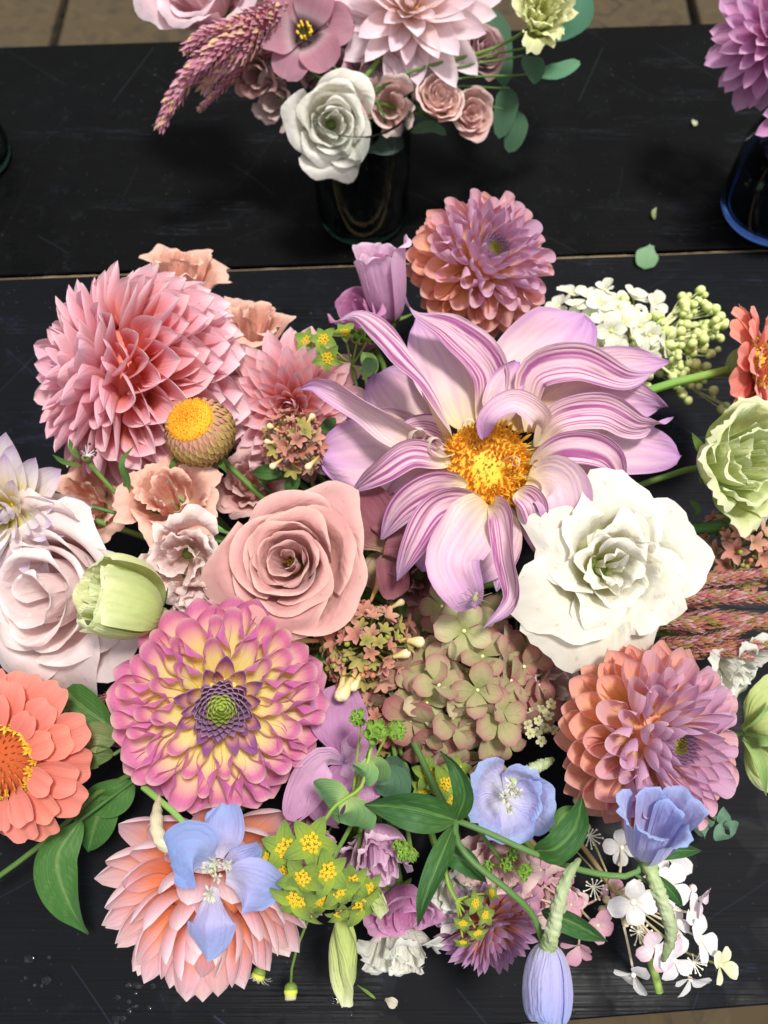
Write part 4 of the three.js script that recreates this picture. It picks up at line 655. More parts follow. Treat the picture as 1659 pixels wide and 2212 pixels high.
{ // white lacy sprig
  const g = head('hydrangea', 'loose sprig of white and blush hydrangea florets spread over the dark table', 'hydrangea', 1330, 1930, .07, [0, 0, 1]), r = rng(29), hub = g.position.clone(), q = (x, y, h) => P(929 + x * .44, 1725 + y * .44, h);
  for (const [x, y, h, px, k, ax] of [[995, 505, .088, 44, 0, [0, 0, 1]], [1175, 425, .08, 40, 0, [.3, .2, .9]], [1170, 290, .07, 38, 0, [.2, .5, .8]], [1275, 560, .072, 36, 0, [.7, .1, .7]], [1110, 725, .085, 42, 1, [0, -.1, 1]], [1195, 790, .078, 40, 0, [.4, -.3, .8]], [1320, 680, .066, 42, 0, [.7, .3, .7]], [1275, 880, .058, 38, 0, [.2, -.6, .7]], [1000, 860, .062, 40, 0, [-.6, -.5, .7]], [1320, 490, .07, 30, 1, [.9, -.2, .5]], [940, 240, .06, 32, 0, [-.2, .3, .9]], [1200, 620, .07, 30, 0, [.3, .6, .6]]]) { const p = q(x, y, h); floret(g, p, AX(...ax), size(p, px * 1.22), whiteS[k], r() * 6, { eye: '#e8dfd4', eyeS: .12 }); stalk(g, [hub, hub.clone().lerp(p, .55).addScaledVector(BACK, .003), p], .0009, ramp(0, '#b8ac84', 1, '#d0c4b0')); }
  { const p = q(1420, 815, .06); floret(g, p, AX(.6, .1, .8), size(p, 40), lemonS[0], 1, { eye: '#dfe0a0' }); stalk(g, [hub, q(1240, 745, .06), p], .0009); }
  for (const [x, y] of [[1220, 610], [1230, 690], [960, 610], [865, 495], [700, 240], [845, 545], [770, 140], [720, 10], [1290, 440]]) { const p = q(x, y, .075), m = part('bud', beadGeo, solidMat(x > 1000 ? '#e3c8c4' : '#cfc79e'), g); m.position.copy(g.worldToLocal(p.clone())); m.scale.setScalar(size(p, 9)); stalk(g, [hub, p], .0006); }
  for (const [x, y, h] of [[800, 430, .078], [1020, 650, .07], [780, 180, .075], [1290, 800, .06]]) { // fertile florets: a star of pale stamens
    const p = q(x, y, h), l = []; for (let k = 0; k < 12; k++) { const a = k * 2.4, e = p.clone().addScaledVector(AX(Math.cos(a), Math.sin(a), .6), .006 + .003 * r()); l.push(tubeThrough(g, [p, p.clone().lerp(e, .5).addScaledVector(BACK, .001), e], [.0003, .0003], () => lin('#e9e6d6'), { ns: 4, nr: 4 })); const b = tinted(new THREE.SphereGeometry(.0007, 6, 5), '#f0ead0'), le = g.worldToLocal(e.clone()); b.translate(le.x, le.y, le.z); l.push(b); }
    part('stamens', merged(l), vcMat, g, 'stuff');
  }
  part('stem', tubeThrough(g, [q(560, 60, .085), q(720, 200, .078), hub, q(980, 560, .06), P(1412, 2095, .035), P(1424, 2142, .03)], [.0017, .0016, .0022, .0028], ramp(0, '#9a7a4a', .6, '#9a8a58', .85, '#8aa04c', 1, '#9ab85a')), stemMat, g);
  part('root_stem', tubeThrough(g, [q(560, 60, .085), MOUTH(77), MOUTH(77).add(V3(0, -.05, 0))], [.0017, .002], ramp(0, '#9a7a4a', 1, '#8a7a48')), stemMat, g);
}
{ // pink florets by the mauve dahlia
  const g = head('hydrangea', 'dusty pink hydrangea florets beside the mauve dahlia', 'hydrangea', 1250, 1960, .075, [0, 0, 1]), r = rng(39), hub = g.position.clone(), q = (x, y, h) => P(929 + x * .44, 1725 + y * .44, h);
  for (const [x, y, h, px, ax] of [[820, 620, .082, 42, [.3, .1, .9]], [730, 720, .07, 40, [-.2, -.5, .8]], [880, 440, .07, 34, [.5, .3, .8]], [500, 480, .098, 32, [-.4, .1, .9]], [540, 350, .095, 32, [.4, .3, .8]], [690, 520, .088, 28, [.2, .4, .9]], [330, 270, .10, 42, [-.2, .2, .9]], [640, 400, .085, 28, [0, 0, 1]], [480, 590, .095, 30, [-.6, -.2, .7]]]) { const p = q(x, y, h); floret(g, p, AX(...ax), size(p, px), pinkS[0], r() * 6, { eye: '#d8b8a0', eyeS: .1, lift: .3 }); stalk(g, [hub, hub.clone().lerp(p, .5).addScaledVector(BACK, .003), p], .0008, ramp(0, '#b8947c', 1, '#cbb09c')); }
  stem(g, null, .002, ramp(0, '#9a7a58', 1, '#7a6a40'));
}

// ------------------------------------------------------------------ abelia clusters, brown bracts with tubular buds
const starGeo = ['#a8604c|#c07e66', '#94503e|#b87058', '#b0785c|#c9907a', '#8a8438|#a89048', '#a8584c|#c88a7c'].map(c => { const [a, b] = c.split('|'), p = bendPetal({ nu: 6, nv: 4, W: .24, out: OUT.ovate, cup: u => .6, bend: u => .7 - .9 * u, th: .02, colF: uramp(0, '#8a8a44', .25, a, 1, b), colB: uramp(0, a, 1, b) }), l = []; for (let k = 0; k < 5; k++) l.push(p.clone().applyMatrix4(basis(V3(0, 0, 0), V3(Math.cos(k * 1.2566), .45, Math.sin(k * 1.2566)).normalize(), V3(-Math.cos(k * 1.2566) * .45, 1, -Math.sin(k * 1.2566) * .45).normalize()))); return merged(l); });
const trumpet = (() => { const ge = new THREE.LatheGeometry([[0, 0], [.05, .02], [.07, .3], [.1, .6], [.17, .82], [.16, .95], [.08, 1.02], [0, 1.04]].map(p => new THREE.Vector2(...p)), 10), n = ge.attributes.position, c = new Float32Array(n.count * 3), f = ramp(0, '#b06a58', .3, '#c0a060', .7, '#d2c088', 1, '#e0cfa8'); for (let i = 0; i < n.count; i++) c.set(f(n.getY(i)), i * 3); ge.setAttribute('color', new THREE.BufferAttribute(c, 3)); return ge; })();
function abelia(label, u, v, h, ax, px, n, buds, seed, leaves = []) {
  const g = head('abelia_sprig', label, 'abelia', u, v, h, ax, 0), R = size(g.position, px), r = rng(seed), m = petalMat(1, { bump: .0002, trans: .2 });
  for (let i = 0; i < n; i++) { const t = (i + .5) / n, al = Math.acos(1 - 1.25 * t), a = i * 2.399963, d = V3(Math.cos(a) * Math.sin(al), Math.cos(al), Math.sin(a) * Math.sin(al)), k = part('calyx', starGeo[Math.floor(r() * 5)], m, g), dd = d.clone().add(V3(r() - .5, r() - .5, r() - .5).multiplyScalar(.7)).normalize(); k.position.copy(d).multiplyScalar(R * (.62 + .25 * r())); k.quaternion.setFromUnitVectors(V3(0, 1, 0), dd); k.scale.setScalar(R * (.22 + .20 * r()) * Math.sqrt(40 / n) * 1.15); part('stalk', tubeThrough(g, [g.position, g.localToWorld(d.clone().multiplyScalar(R * .4)), g.localToWorld(k.position.clone())], [R * .02, R * .016], () => lin('#7a7a38'), { ns: 4, nr: 5 }), stemMat, g); }
  for (const [bu, bv, eu, ev, s] of buds) { const p = P(bu, bv, h + .014), e = P(eu, ev, h + .018), b = part('bud', trumpet, petalMat(1, { plain: 1, trans: .1, rough: .6 }), g), L = p.distanceTo(e); b.position.copy(g.worldToLocal(p.clone())); b.quaternion.copy(g.quaternion.clone().invert().multiply(new THREE.Quaternion().setFromUnitVectors(V3(0, 1, 0), e.sub(p).normalize()))); b.scale.set(L * (s || 1), L, L * (s || 1)); }
  for (const [pts, w] of leaves) part('leaf', sweepPetal(g, { pts, w: size(g.position, w), cup: .5, fold: .15, colF: ramp(0, '#3f5f24', 1, '#2f5a22'), colB: uramp(0, '#6a7a40', 1, '#5a6a34'), nv: 6, nu: 10 }), leafMat, g);
  for (let i = 0; i < 16; i++) { const al = Math.acos(1 - .6 * r()), a = r() * 6.3, d = V3(Math.cos(a) * Math.sin(al), Math.cos(al), Math.sin(a) * Math.sin(al)), b = part('berry', beadGeo, solidMat(r() < .5 ? '#a86a48' : '#7f8a30'), g); b.position.copy(d.multiplyScalar(R * .82)); b.scale.setScalar(R * .06); }
  stem(g, null, .0018, ramp(0, '#7a6a38', 1, '#5a5a28'));
}
abelia('rusty brown abelia cluster with tubular buds below the dusty pink rose', 790, 1395, .125, [0, 0, 1], 112, 96, [[800, 1300, 826, 1240], [832, 1320, 872, 1298], [720, 1320, 680, 1308], [690, 1385, 622, 1382, 1.1], [775, 1440, 735, 1510, 1.1], [790, 1440, 760, 1490], [745, 1440, 733, 1512], [850, 1380, 915, 1388, 1.1], [825, 1425, 885, 1410]], 61, [[[[860, 1340, .125], [862, 1310, .122], [868, 1290, .115]], 18], [[[720, 1420, .12], [680, 1435, .12], [652, 1440, .115]], 20]]);
abelia('brown abelia cluster beside the smaller pink dahlia', 638, 958, .152, [0, 0, 1], 70, 48, [[655, 925, 678, 895, 1.1], [610, 935, 578, 918, 1.1], [605, 960, 572, 953], [690, 985, 662, 1012], [612, 990, 585, 1010, 1.1]], 63, [[[[690, 935, .15], [710, 918, .15], [724, 902, .145]], 14], [[[610, 1020, .145], [570, 1020, .145], [545, 1022, .14]], 17], [[[640, 1020, .145], [630, 1050, .142], [620, 1075, .136]], 16]]);
abelia('brown abelia cluster in the gap beneath the thick green stem', 1580, 1188, .088, [.2, -.1, 1], 95, 46, [[1560, 1200, 1580, 1165]], 65, []);
abelia('small brown abelia tuft at the foot of the hydrangea, behind the lime buds', 810, 1560, .105, [0, 0, 1], 70, 30, [], 67, [[[[800, 1530, .12], [780, 1545, .12], [765, 1520, .118]], 18]]);

// ------------------------------------------------------------------ celosia spikes
const scaleGeo = (a, b) => bendPetal({ nu: 3, nv: 2, W: .2, out: OUT.lance, cup: () => .9, bend: u => .2 - .5 * u, th: .03, colF: uramp(0, a, 1, b) });
function spike(g, pts, px, seed, cols, dens = 260, plume = 1) {
  const wp = pts.map(p => P(...p)), cv = new THREE.CatmullRomCurve3(wp, false, 'centripetal'), w = size(wp[0], px), r = rng(seed), l = [], inv = g.matrixWorld.clone().invert(), gs = cols.map(c => scaleGeo(...c));
  const rad = u => w * (1 - .82 * Math.pow(u, 1.6));
  const s = part('spike', tubeThrough(g, wp, [w * .45, w * .40, w * .3, w * .1], () => lin(cols[0][0]), { ns: 12, nr: 8 }), vcMat, g);
  for (let i = 0; i < dens; i++) { const u = Math.pow((i + r()) / dens, .9), p = cv.getPointAt(clamp(u, 0, .995)), t = cv.getTangentAt(clamp(u, 0, .995)), a = i * 2.4, x = V3().crossVectors(t, V3(.3, .8, .5)).normalize(), y = V3().crossVectors(t, x), e = x.multiplyScalar(Math.cos(a)).addScaledVector(y, Math.sin(a)), k = rad(u); const d = t.clone().multiplyScalar(.9 + .3 * r()).addScaledVector(e, .35 + .45 * plume * r()).normalize(), L = (w * .75 + .002) * (.7 + .5 * r()) * (1 - .35 * u); l.push(gs[Math.floor(r() * gs.length)].clone().applyMatrix4(basis(p.addScaledVector(e, k * .4), d, e).scale(V3(L, L, L))).applyMatrix4(inv)); }
  part('bracts', merged(l), petalMat(1, { plain: 1, trans: .2 }), s, 'stuff');
}
function celosia(label, base, spikes, seed, cols, foot, plume) {
  const g = thing('celosia', label, 'celosia', P(...base), AX(0, 0, 1)); spikes.forEach(([pts, px, n], i) => spike(g, pts, px, seed + i, cols, n, plume));
  part('stem', tubeThrough(g, [P(...base), P(...base).lerp(foot, .5), foot], [.002, .0025], ramp(0, '#7a5a40', 1, '#5a6030')), stemMat, g);
}
const rust = [['#7a3038', '#b8646c'], ['#8f4038', '#c07a58'], ['#9a5a50', '#d0a0a4'], ['#6a5a24', '#98803c']];
celosia('rusty pink celosia spray pointing away from the white rose', [1440, 1290, .10], [[[[1440, 1262, .11], [1560, 1250, .11], [1690, 1232, .108]], 26, 260], [[[1430, 1300, .112], [1560, 1290, .115], [1700, 1292, .11]], 27, 260], [[[1450, 1265, .125], [1520, 1258, .124], [1575, 1243, .120]], 19, 150], [[[1440, 1298, .13], [1500, 1292, .128], [1560, 1280, .124]], 19, 150], [[[1420, 1345, .10], [1560, 1340, .10], [1720, 1345, .098]], 34, 300], [[[1420, 1395, .105], [1520, 1385, .11], [1620, 1352, .112]], 22, 200], [[[1410, 1345, .12], [1470, 1348, .12], [1512, 1362, .118]], 17, 120], [[[1450, 1410, .098], [1560, 1400, .10], [1720, 1388, .10]], 26, 260], [[[1500, 1400, .104], [1580, 1412, .104], [1625, 1422, .10]], 16, 120]], 71, rust, MOUTH(81));
celosia('dark plum celosia tips tucked under the blush rose and the coral zinnia', [210, 1470, .085], [[[[300, 1430, .09], [200, 1455, .095], [90, 1470, .09]], 30, 240], [[[320, 1470, .095], [240, 1500, .1], [180, 1530, .098]], 14, 120], [[[300, 1600, .07], [220, 1570, .075], [140, 1540, .072]], 34, 240]], 85, [['#6a2c34', '#96505a'], ['#7a3840', '#a8645e'], ['#5a2428', '#8a4448']], MOUTH(82));

// ------------------------------------------------------------------ bupleurum and other lime green sprigs
const limeBract = [0, 1].map(k => bendPetal({ nu: 8, nv: 6, W: .34, out: OUT.point, cup: u => .5 + .2 * k, bend: u => .45 - (.7 + .2 * k) * u, th: .02, colF: uramp(0, k ? '#98a028' : '#a0a428', .5, k ? '#869634' : '#7e9238', 1, '#6f863a'), colB: uramp(0, '#9aa848', 1, '#86a050') }));
const limeHead = (() => { const l = []; for (let i = 0; i < 17; i++) { const a = i * 2.4, d = Math.sqrt(i / 17) * .34; for (let k = 0; k < 5; k++) { const c = tinted(new THREE.SphereGeometry(.036, 5, 4), k % 2 ? '#c9b018' : '#d8a818'); c.translate(Math.cos(a) * d + .05 * Math.cos(k * 1.2566), .16 + .06 * (1 - d), Math.sin(a) * d + .05 * Math.sin(k * 1.2566)); l.push(c); } const c = tinted(new THREE.SphereGeometry(.05, 6, 5), '#98a028'); c.translate(Math.cos(a) * d, .14 + .06 * (1 - d), Math.sin(a) * d); l.push(c); const st = tinted(new THREE.CylinderGeometry(.012, .012, .2, 4), '#8a9a38'); st.translate(Math.cos(a) * d * .8, .06, Math.sin(a) * d * .8); l.push(st); } return merged(l); })();
const limeBud = (() => { const l = [], ge = bendPetal({ nu: 6, nv: 4, W: .36, out: OUT.point, cup: () => 1.2, bend: u => .9 * u - .2, th: .02, colF: uramp(0, '#b8d468', .6, '#a8cc58', 1, '#8abc48') }); for (let k = 0; k < 5; k++) { const a = k * 1.2566, e = V3(Math.cos(a), 0, Math.sin(a)); l.push(ge.clone().applyMatrix4(basis(e.clone().multiplyScalar(.06), e.clone().multiplyScalar(.42).add(V3(0, 1, 0)).normalize(), e.clone().multiplyScalar(-1).add(V3(0, .42, 0)).normalize()))); } return merged(l); })();
function sprig(label, base, umbels, foot, o = {}) {
  const g = thing('bupleurum', label, 'bupleurum', P(...base), AX(0, 0, 1)), r = rng(o.seed || 2), hub = g.position.clone();
  for (const [u, v, h, px, ax, kind] of umbels) {
    const p = P(u, v, h), s = size(p, px * (o.big || 1)), f = new THREE.Group(); f.name = kind ? 'bud_cluster' : 'umbel'; g.add(f); f.position.copy(g.worldToLocal(p.clone())); f.quaternion.copy(g.quaternion.clone().invert().multiply(new THREE.Quaternion().setFromUnitVectors(V3(0, 1, 0), AX(...ax)))); f.rotateY(r() * 6);
    if (kind) for (let k = 0; k < 6; k++) { const a = k * 1.05, e = V3(Math.cos(a) * .5 * (k ? 1 : 0), 1, Math.sin(a) * .5 * (k ? 1 : 0)).normalize(), b = part('bud', limeBud, leafMat, f); b.position.copy(e).multiplyScalar(s * .25); b.quaternion.setFromUnitVectors(V3(0, 1, 0), e); b.scale.setScalar(s * .95); }
    else { for (let k = 0; k < 5; k++) { const a = k * 1.2566 + (r() - .5) * .2, e = V3(Math.cos(a), .12, Math.sin(a)).normalize(), m = part('bract', limeBract[k % 2], leafMatDull, f); placeM(m, basis(V3(0, (k % 2) * s * .02, 0), e, V3(-e.x * .12, 1, -e.z * .12).normalize()), s * (.9 + .25 * r())); } const m = part('florets', limeHead, vcMat, f, 'stuff'); m.scale.setScalar(s); }
    part('stalk', tubeThrough(g, [hub, hub.clone().lerp(p, .6).addScaledVector(BACK, -.002), p.clone()], [.0008, .0006], ramp(0, '#8aa03c', 1, '#9aaa3c'), { ns: 6, nr: 6 }), stemMat, g);
  }
  for (const [pts, w, cup, c] of (o.leaves || [])) part('leaf', sweepPetal(g, { pts, w: size(P(...pts[0]), w), cup: cup ?? .4, out: OUT.round, colF: c || ramp(0, '#a8b870', .4, '#6f8f58', 1, '#5a8050'), colB: uramp(0, '#7a9a68', 1, '#6a8a60'), nu: 12, nv: 10, ruffle: .06 }), leafMatDull, g);
  for (const pts of (o.stems || [])) part('stem', tubeThrough(g, pts, [.0011, .0009], ramp(0, '#7f9a3c', 1, '#8fae4c')), stemMat, g);
  part('stem', tubeThrough(g, [hub, hub.clone().lerp(foot, .5), foot, foot.clone().add(V3(0, -.04, 0))], [.0013, .0016], GREEN), stemMat, g);
}
sprig('bright lime bupleurum cluster with yellow florets beside the blue delphinium flower', [700, 1890, .135], [[620, 1832, .168, 50, [-.2, .3, .9]], [672, 1820, .172, 52, [.1, .3, .9]], [705, 1880, .172, 46, [.3, .1, .9]], [655, 1892, .176, 44, [-.1, -.1, 1]], [620, 1885, .165, 40, [-.5, 0, .85]], [642, 1935, .168, 50, [-.2, -.3, .9]], [730, 1915, .160, 44, [.3, -.2, .9]], [755, 1905, .154, 42, [.5, 0, .85]], [690, 1935, .156, 44, [.1, -.5, .85]], [770, 1950, .145, 46, [.5, -.4, .75]], [735, 1965, .148, 36, [.2, -.6, .7]], [585, 1855, .158, 38, [-.6, .1, .8]], [790, 1920, .146, 40, [.6, 0, .8]], [660, 1965, .152, 40, [-.2, -.7, .7]]], MOUTH(83), { seed: 3, big: 1.2 });
sprig('lime bupleurum sprig beside the striped petal of the huge dahlia', [760, 790, .14], [[665, 738, .155, 32, [-.4, .2, .9]], [700, 735, .162, 34, [-.1, .2, 1]], [708, 772, .164, 36, [0, -.3, .95]], [745, 722, .158, 30, [.1, .4, .9]], [772, 735, .160, 34, [.2, .2, .9], 1], [795, 735, .158, 30, [.4, .2, .9], 1]], MOUTH(84), { seed: 5, leaves: [[[[785, 820, .148], [795, 800, .150], [805, 772, .15]], 18]], stems: [[[790, 815, .148], [770, 795, .145], P(760, 790, .14)]] });
sprig('blue green sprig with round clasping leaves and lime buds above the broad green leaf', [760, 1740, .15], [[806, 1592, .178, 46, [.2, .5, .85], 1], [780, 1560, .175, 32, [-.2, .6, .8], 1], [840, 1580, .172, 36, [.6, .3, .8], 1]], MOUTH(85), { seed: 7, leaves: [[[[752, 1722, .168], [728, 1722, .17], [698, 1728, .162]], 56], [[[752, 1722, .168], [770, 1750, .165], [762, 1785, .155]], 46], [[[795, 1640, .175], [790, 1665, .178], [775, 1672, .172]], 32, .4], [[[795, 1640, .175], [815, 1648, .172], [812, 1690, .16]], 30, .4], [[[830, 1650, .135], [850, 1690, .138], [840, 1725, .13]], 40, .4, ramp(0, '#4f6f50', 1, '#3f6048')]], stems: [[[690, 1790, .162], [725, 1740, .168], [752, 1722, .17], [780, 1700, .172], [796, 1640, .176], [806, 1600, .177]]] });
sprig('yellow lime bupleurum half hidden behind the open blue delphinium', [960, 1730, .11], [[930, 1672, .13, 40, [-.2, .2, 1]], [962, 1690, .135, 42, [.1, 0, 1]], [985, 1665, .132, 36, [.2, .3, .9]], [915, 1702, .125, 34, [-.4, -.1, .9]], [975, 1722, .13, 34, [.1, -.2, 1]]], MOUTH(86), { seed: 9 });
sprig('thin lime sprig of small green star bracts hanging before the mauve dahlia', [985, 1945, .125], [[1025, 1950, .128, 26, [.3, .3, .9]], [1045, 1975, .126, 26, [.5, .1, .9]], [1000, 1990, .124, 26, [0, -.3, .9]], [1030, 2010, .12, 28, [.3, -.4, .85]], [1000, 2030, .118, 24, [-.1, -.6, .8]], [1060, 1930, .124, 22, [.5, .5, .7]]], MOUTH(87), { seed: 11, stems: [[[962, 1870, .135], [968, 1910, .132], P(985, 1945, .125)]] });
sprig('two small clusters of lime green buds under the broad green leaf', [890, 1850, .13], [[868, 1818, .15, 34, [-.1, -.2, 1], 1], [880, 1830, .148, 30, [.2, -.4, .9], 1]], MOUTH(88), { seed: 13 });
sprig('pale lime bud spray crossing the delphinium stem', [1100, 1880, .13], [[1090, 1862, .14, 26, [.1, .2, 1], 1], [1120, 1875, .14, 30, [.5, 0, .9], 1], [1105, 1850, .138, 22, [0, .5, .8], 1], [1060, 1868, .138, 22, [-.6, .1, .8], 1]], MOUTH(89), { seed: 15 });

// ------------------------------------------------------------------ blue delphinium
const blueF = ramp(0, '#dcd6e4', .25, '#bdb6e2', .6, '#969cdc', 1, '#84a0e0'), blueF2 = ramp(0, '#d4d2e0', .3, '#bcb8e6', .7, '#a2a4e0', 1, '#8ea8e4'), blueB = ramp(0, '#c4c8c4', .3, '#b0b0e0', 1, '#9aace0');
const vein = (f, seed) => { const n = noise1(seed), d = lin('#8a84cc'); return (u, v) => mixc(f(u), d, clamp(.35 * n(v * 12 + 20 + u * 2) - .02) * sstep(.15, .5, u)); };
function bee(g, list, r) { // the white furry middle
  const l = []; for (const [u, v, h, px] of list) { const p = g.worldToLocal(P(u, v, h)), s = size(P(u, v, h), px); for (let k = 0; k < 34; k++) { const d = V3(r() - .5, r() * .9, r() - .5).normalize(), c = bendPetal({ nu: 2, nv: 2, W: .22, out: OUT.ovate, cup: () => .8, bend: u => u, colF: () => lin(r() < .75 ? '#efeee2' : '#dcd8a8') }); l.push(c.applyMatrix4(basis(p.clone().addScaledVector(d, s * .4 * r()), d, V3(r() - .5, r() - .5, r() - .5).normalize()).scale(V3(s, s, s).multiplyScalar(.75)))); } }
  part('bee', merged(l), petalMat(1, { plain: 1 }), g, 'stuff');
}
const pinnate2 = (f, c) => { const l = lin(c); return (u, v) => { const w = Math.abs(v) * 4 + u * .6, k = Math.exp(-Math.pow((w - Math.round(w)) * 6, 2)); return mixc(f(u), l, clamp(.45 * Math.exp(-v * v * 220) + .10 * k * (1 + Math.sin(u * 37 + v * 9)))); }; };
const D2 = (x, y, h) => [x * .5195, 1360 + y * .5195, h];
{
  const g = thing('delphinium', 'single open sky blue delphinium flower lying over the peach dahlia', 'delphinium', P(...D2(900, 1010, .158)), AX(0, 0, 1)), r = rng(8);
  const S = [[[D2(910, 950, .162), D2(925, 840, .172), D2(925, 722, .166)], 100, [0, .1, 0]], [[D2(880, 960, .162), D2(800, 930, .175), D2(718, 985, .168)], 140, [-.1, -.3, -.5]], [[D2(885, 1070, .162), D2(860, 1230, .174), D2(860, 1382, .160)], 112, [0, -.1, 0]], [[D2(940, 1030, .162), D2(1040, 1060, .174), D2(1165, 1110, .164)], 118, [.2, .1, 0]], [[D2(930, 970, .160), D2(1010, 960, .168), D2(1090, 920, .160)], 70, [0, 0, 0]]];
  S.forEach(([pts, w, roll], i) => part('sepal', sweepPetal(g, { pts, w: size(P(...pts[1]), w * .5195), roll, cup: i === 2 ? -.5 : .45, fold: i === 2 ? -.35 : -.08, out: OUT.round, colF: vein(i === 1 ? ramp(0, '#a6aed8', .5, '#7f96d4', 1, '#6f92d8') : blueF, i + 3), colB: vein(blueB, i + 8), ruffle: .1, lump: .12, seed: i + 2, jag: .03, nu: 16, nv: 14, round: .08 }), petalMat(1, { bump: .0008, soft: 1 }), g));
  bee(g, [[465, 1862, .172, 20], [492, 1868, .170, 18], [455, 1930, .172, 22], [470, 1895, .170, 15], [448, 1875, .168, 16]], r);
  part('spur', tubeThrough(g, [D2(660, 690, .158), D2(650, 800, .166), D2(670, 880, .168), D2(750, 910, .166), D2(870, 990, .160)], [.0012, .0035, .004, .0034, .003], ramp(0, '#b0a484', .7, '#b4ac94', 1, '#a8a8b0'), { bumpy: .25, ns: 24 }), stemMat, g);
  part('stem', tubeThrough(g, [P(...D2(895, 1010, .160)), P(...D2(800, 830, .158)), P(...D2(700, 740, .160)), P(...D2(600, 660, .158)), P(...D2(575, 600, .150)), MOUTH(91)], [.0018, .0019], ramp(0, '#7a9a50', .4, '#6f9a3e', 1, '#5a8030')), stemMat, g);
}
function blueCup(g, u, v, h, ax, px, seed, o) { // a nodding cup of five sepals with green tips
  const c = new THREE.Group(); c.name = 'flower'; g.add(c); const p = P(u, v, h), R = size(p, px); c.position.copy(g.worldToLocal(p.clone())); c.quaternion.copy(g.quaternion.clone().invert().multiply(new THREE.Quaternion().setFromUnitVectors(V3(0, 1, 0), AX(...ax)))); c.rotateY(o.spin || 0);
  const grn = lin('#7a9a58');
  bloom(c, { R, n: o.n || 6, seed, step: 2 * pi / 5 * 2 + .05, col: () => { const f = vein(blueF2, seed), b = blueB; return [f, (u, v) => mixc(b(u), grn, .9 * Math.exp(-Math.pow((u - .80) * 6, 2) - v * v * 16) + .5 * sstep(.3, 0, u))]; }, ruf: .09, fr: 2.2, jag: .04, tilt: .15, edge: .22, nu: 16, nv: 16, point: .05, ...o });
  return c;
}
{
  const g = thing('delphinium', 'branching delphinium stem with one open cup, one upright cup and one drooping bud', 'delphinium', P(985, 1772, .165), AX(0, 0, 1)), r = rng(18);
  blueCup(g, 1092, 1722, .142, [.08, .12, 1], 96, 5, { Rl: [.55, .7], h: [.35, .42], lip: [.25, .32], drop: [.0, .02], span: [.85, .8] });
  bee(g, [[1105, 1700, .165, 24], [1092, 1725, .166, 18], [1118, 1712, .166, 16], [1100, 1745, .163, 16]], r);
  blueCup(g, 1393, 1848, .150, [-.02, .80, .60], 92, 9, { Rl: [.36, .62], h: [1.55, 1.9], lip: [.2, .34], drop: [.0, .05], span: [.9, .82], spin: .6 });
  blueCup(g, 1180, 2040, .148, [-.08, -.93, .36], 72, 13, { Rl: [.5, .78], h: [1.9, 2.0], lip: [-.28, -.38], drop: [-.05, .0], span: [1.0, .9], spin: .2 });
  const spurC = ramp(0, '#8aa060', .4, '#a4ae8a', 1, '#7a8a5c');
  for (const pts of [[[1180, 2050, .150], [1192, 2020, .162], [1208, 1950, .172], [1228, 1890, .176], [1252, 1856, .172]], [[1394, 1850, .150], [1408, 1885, .155], [1430, 1945, .150], [1450, 2010, .142], [1440, 2055, .135], [1432, 2075, .13]], [[1100, 1690, .142], [1130, 1672, .14], [1165, 1655, .138], [1195, 1640, .132]]]) part('spur', tubeThrough(g, pts, [.0040, .0038, .0036, .0030, .0014], spurC, { bumpy: .3, ns: 46, nr: 12, seed: 7 }), stemMat, g);
  const sc = ramp(0, '#456630', 1, '#537838');
  for (const [pts, w] of [[[[985, 1772, .165], [1050, 1797, .168], [1140, 1838, .164], [1250, 1878, .156], [1330, 1892, .150], [1372, 1888, .15], [1394, 1852, .15]], .0017], [[[985, 1772, .165], [985, 1810, .168], [1015, 1855, .170], [1100, 1925, .166], [1150, 1975, .158], [1175, 2045, .148]], .0017], [[[1372, 1888, .15], [1420, 1920, .148], [1470, 1955, .142]], .0010]]) part('stem', tubeThrough(g, pts, [w, w], sc), stemMat, g);
  const lf = ramp(0, '#33591e', .5, '#265420', 1, '#244c1e'), lb = ramp(0, '#6a8a48', 1, '#5a7f40');
  for (const [pts, w, roll] of [[[[985, 1772, .166], [900, 1748, .176], [788, 1738, .168]], 44, [.1, .1, .2]], [[[985, 1772, .166], [1004, 1715, .178], [985, 1660, .182], [950, 1622, .176]], 24, [.4, .5, .6]], [[[980, 1785, .166], [945, 1870, .176], [918, 1940, .176], [902, 2002, .168]], 24, [-.3, -.5, -.6]], [[[1155, 1838, .162], [1200, 1832, .172], [1240, 1790, .174], [1258, 1722, .165]], 32, [.2, .4, .6]], [[[1170, 1968, .155], [1220, 1985, .16], [1312, 2034, .152]], 26, [0, -.2, -.2]], [[[1400, 1850, .15], [1450, 1838, .154], [1516, 1838, .148]], 16, [.2, .2, .2]], [[[940, 1835, .15], [990, 1850, .158], [1050, 1905, .150]], 26, [.2, .2, .2]], [[[1415, 1890, .15], [1450, 1925, .15], [1475, 1960, .142]], 12, [0, 0, 0]]]) part('leaf', sweepPetal(g, { pts, w: size(P(...pts[1]), w), roll, cup: .35, fold: .22, colF: pinnate2(lf, '#6f9a4c'), nu: 40, nv: 14, lump: .08 }), leafMat, g);
  part('stem', tubeThrough(g, [P(985, 1772, .165), P(960, 1740, .15), MOUTH(92)], [.002, .0022], sc), stemMat, g);
}

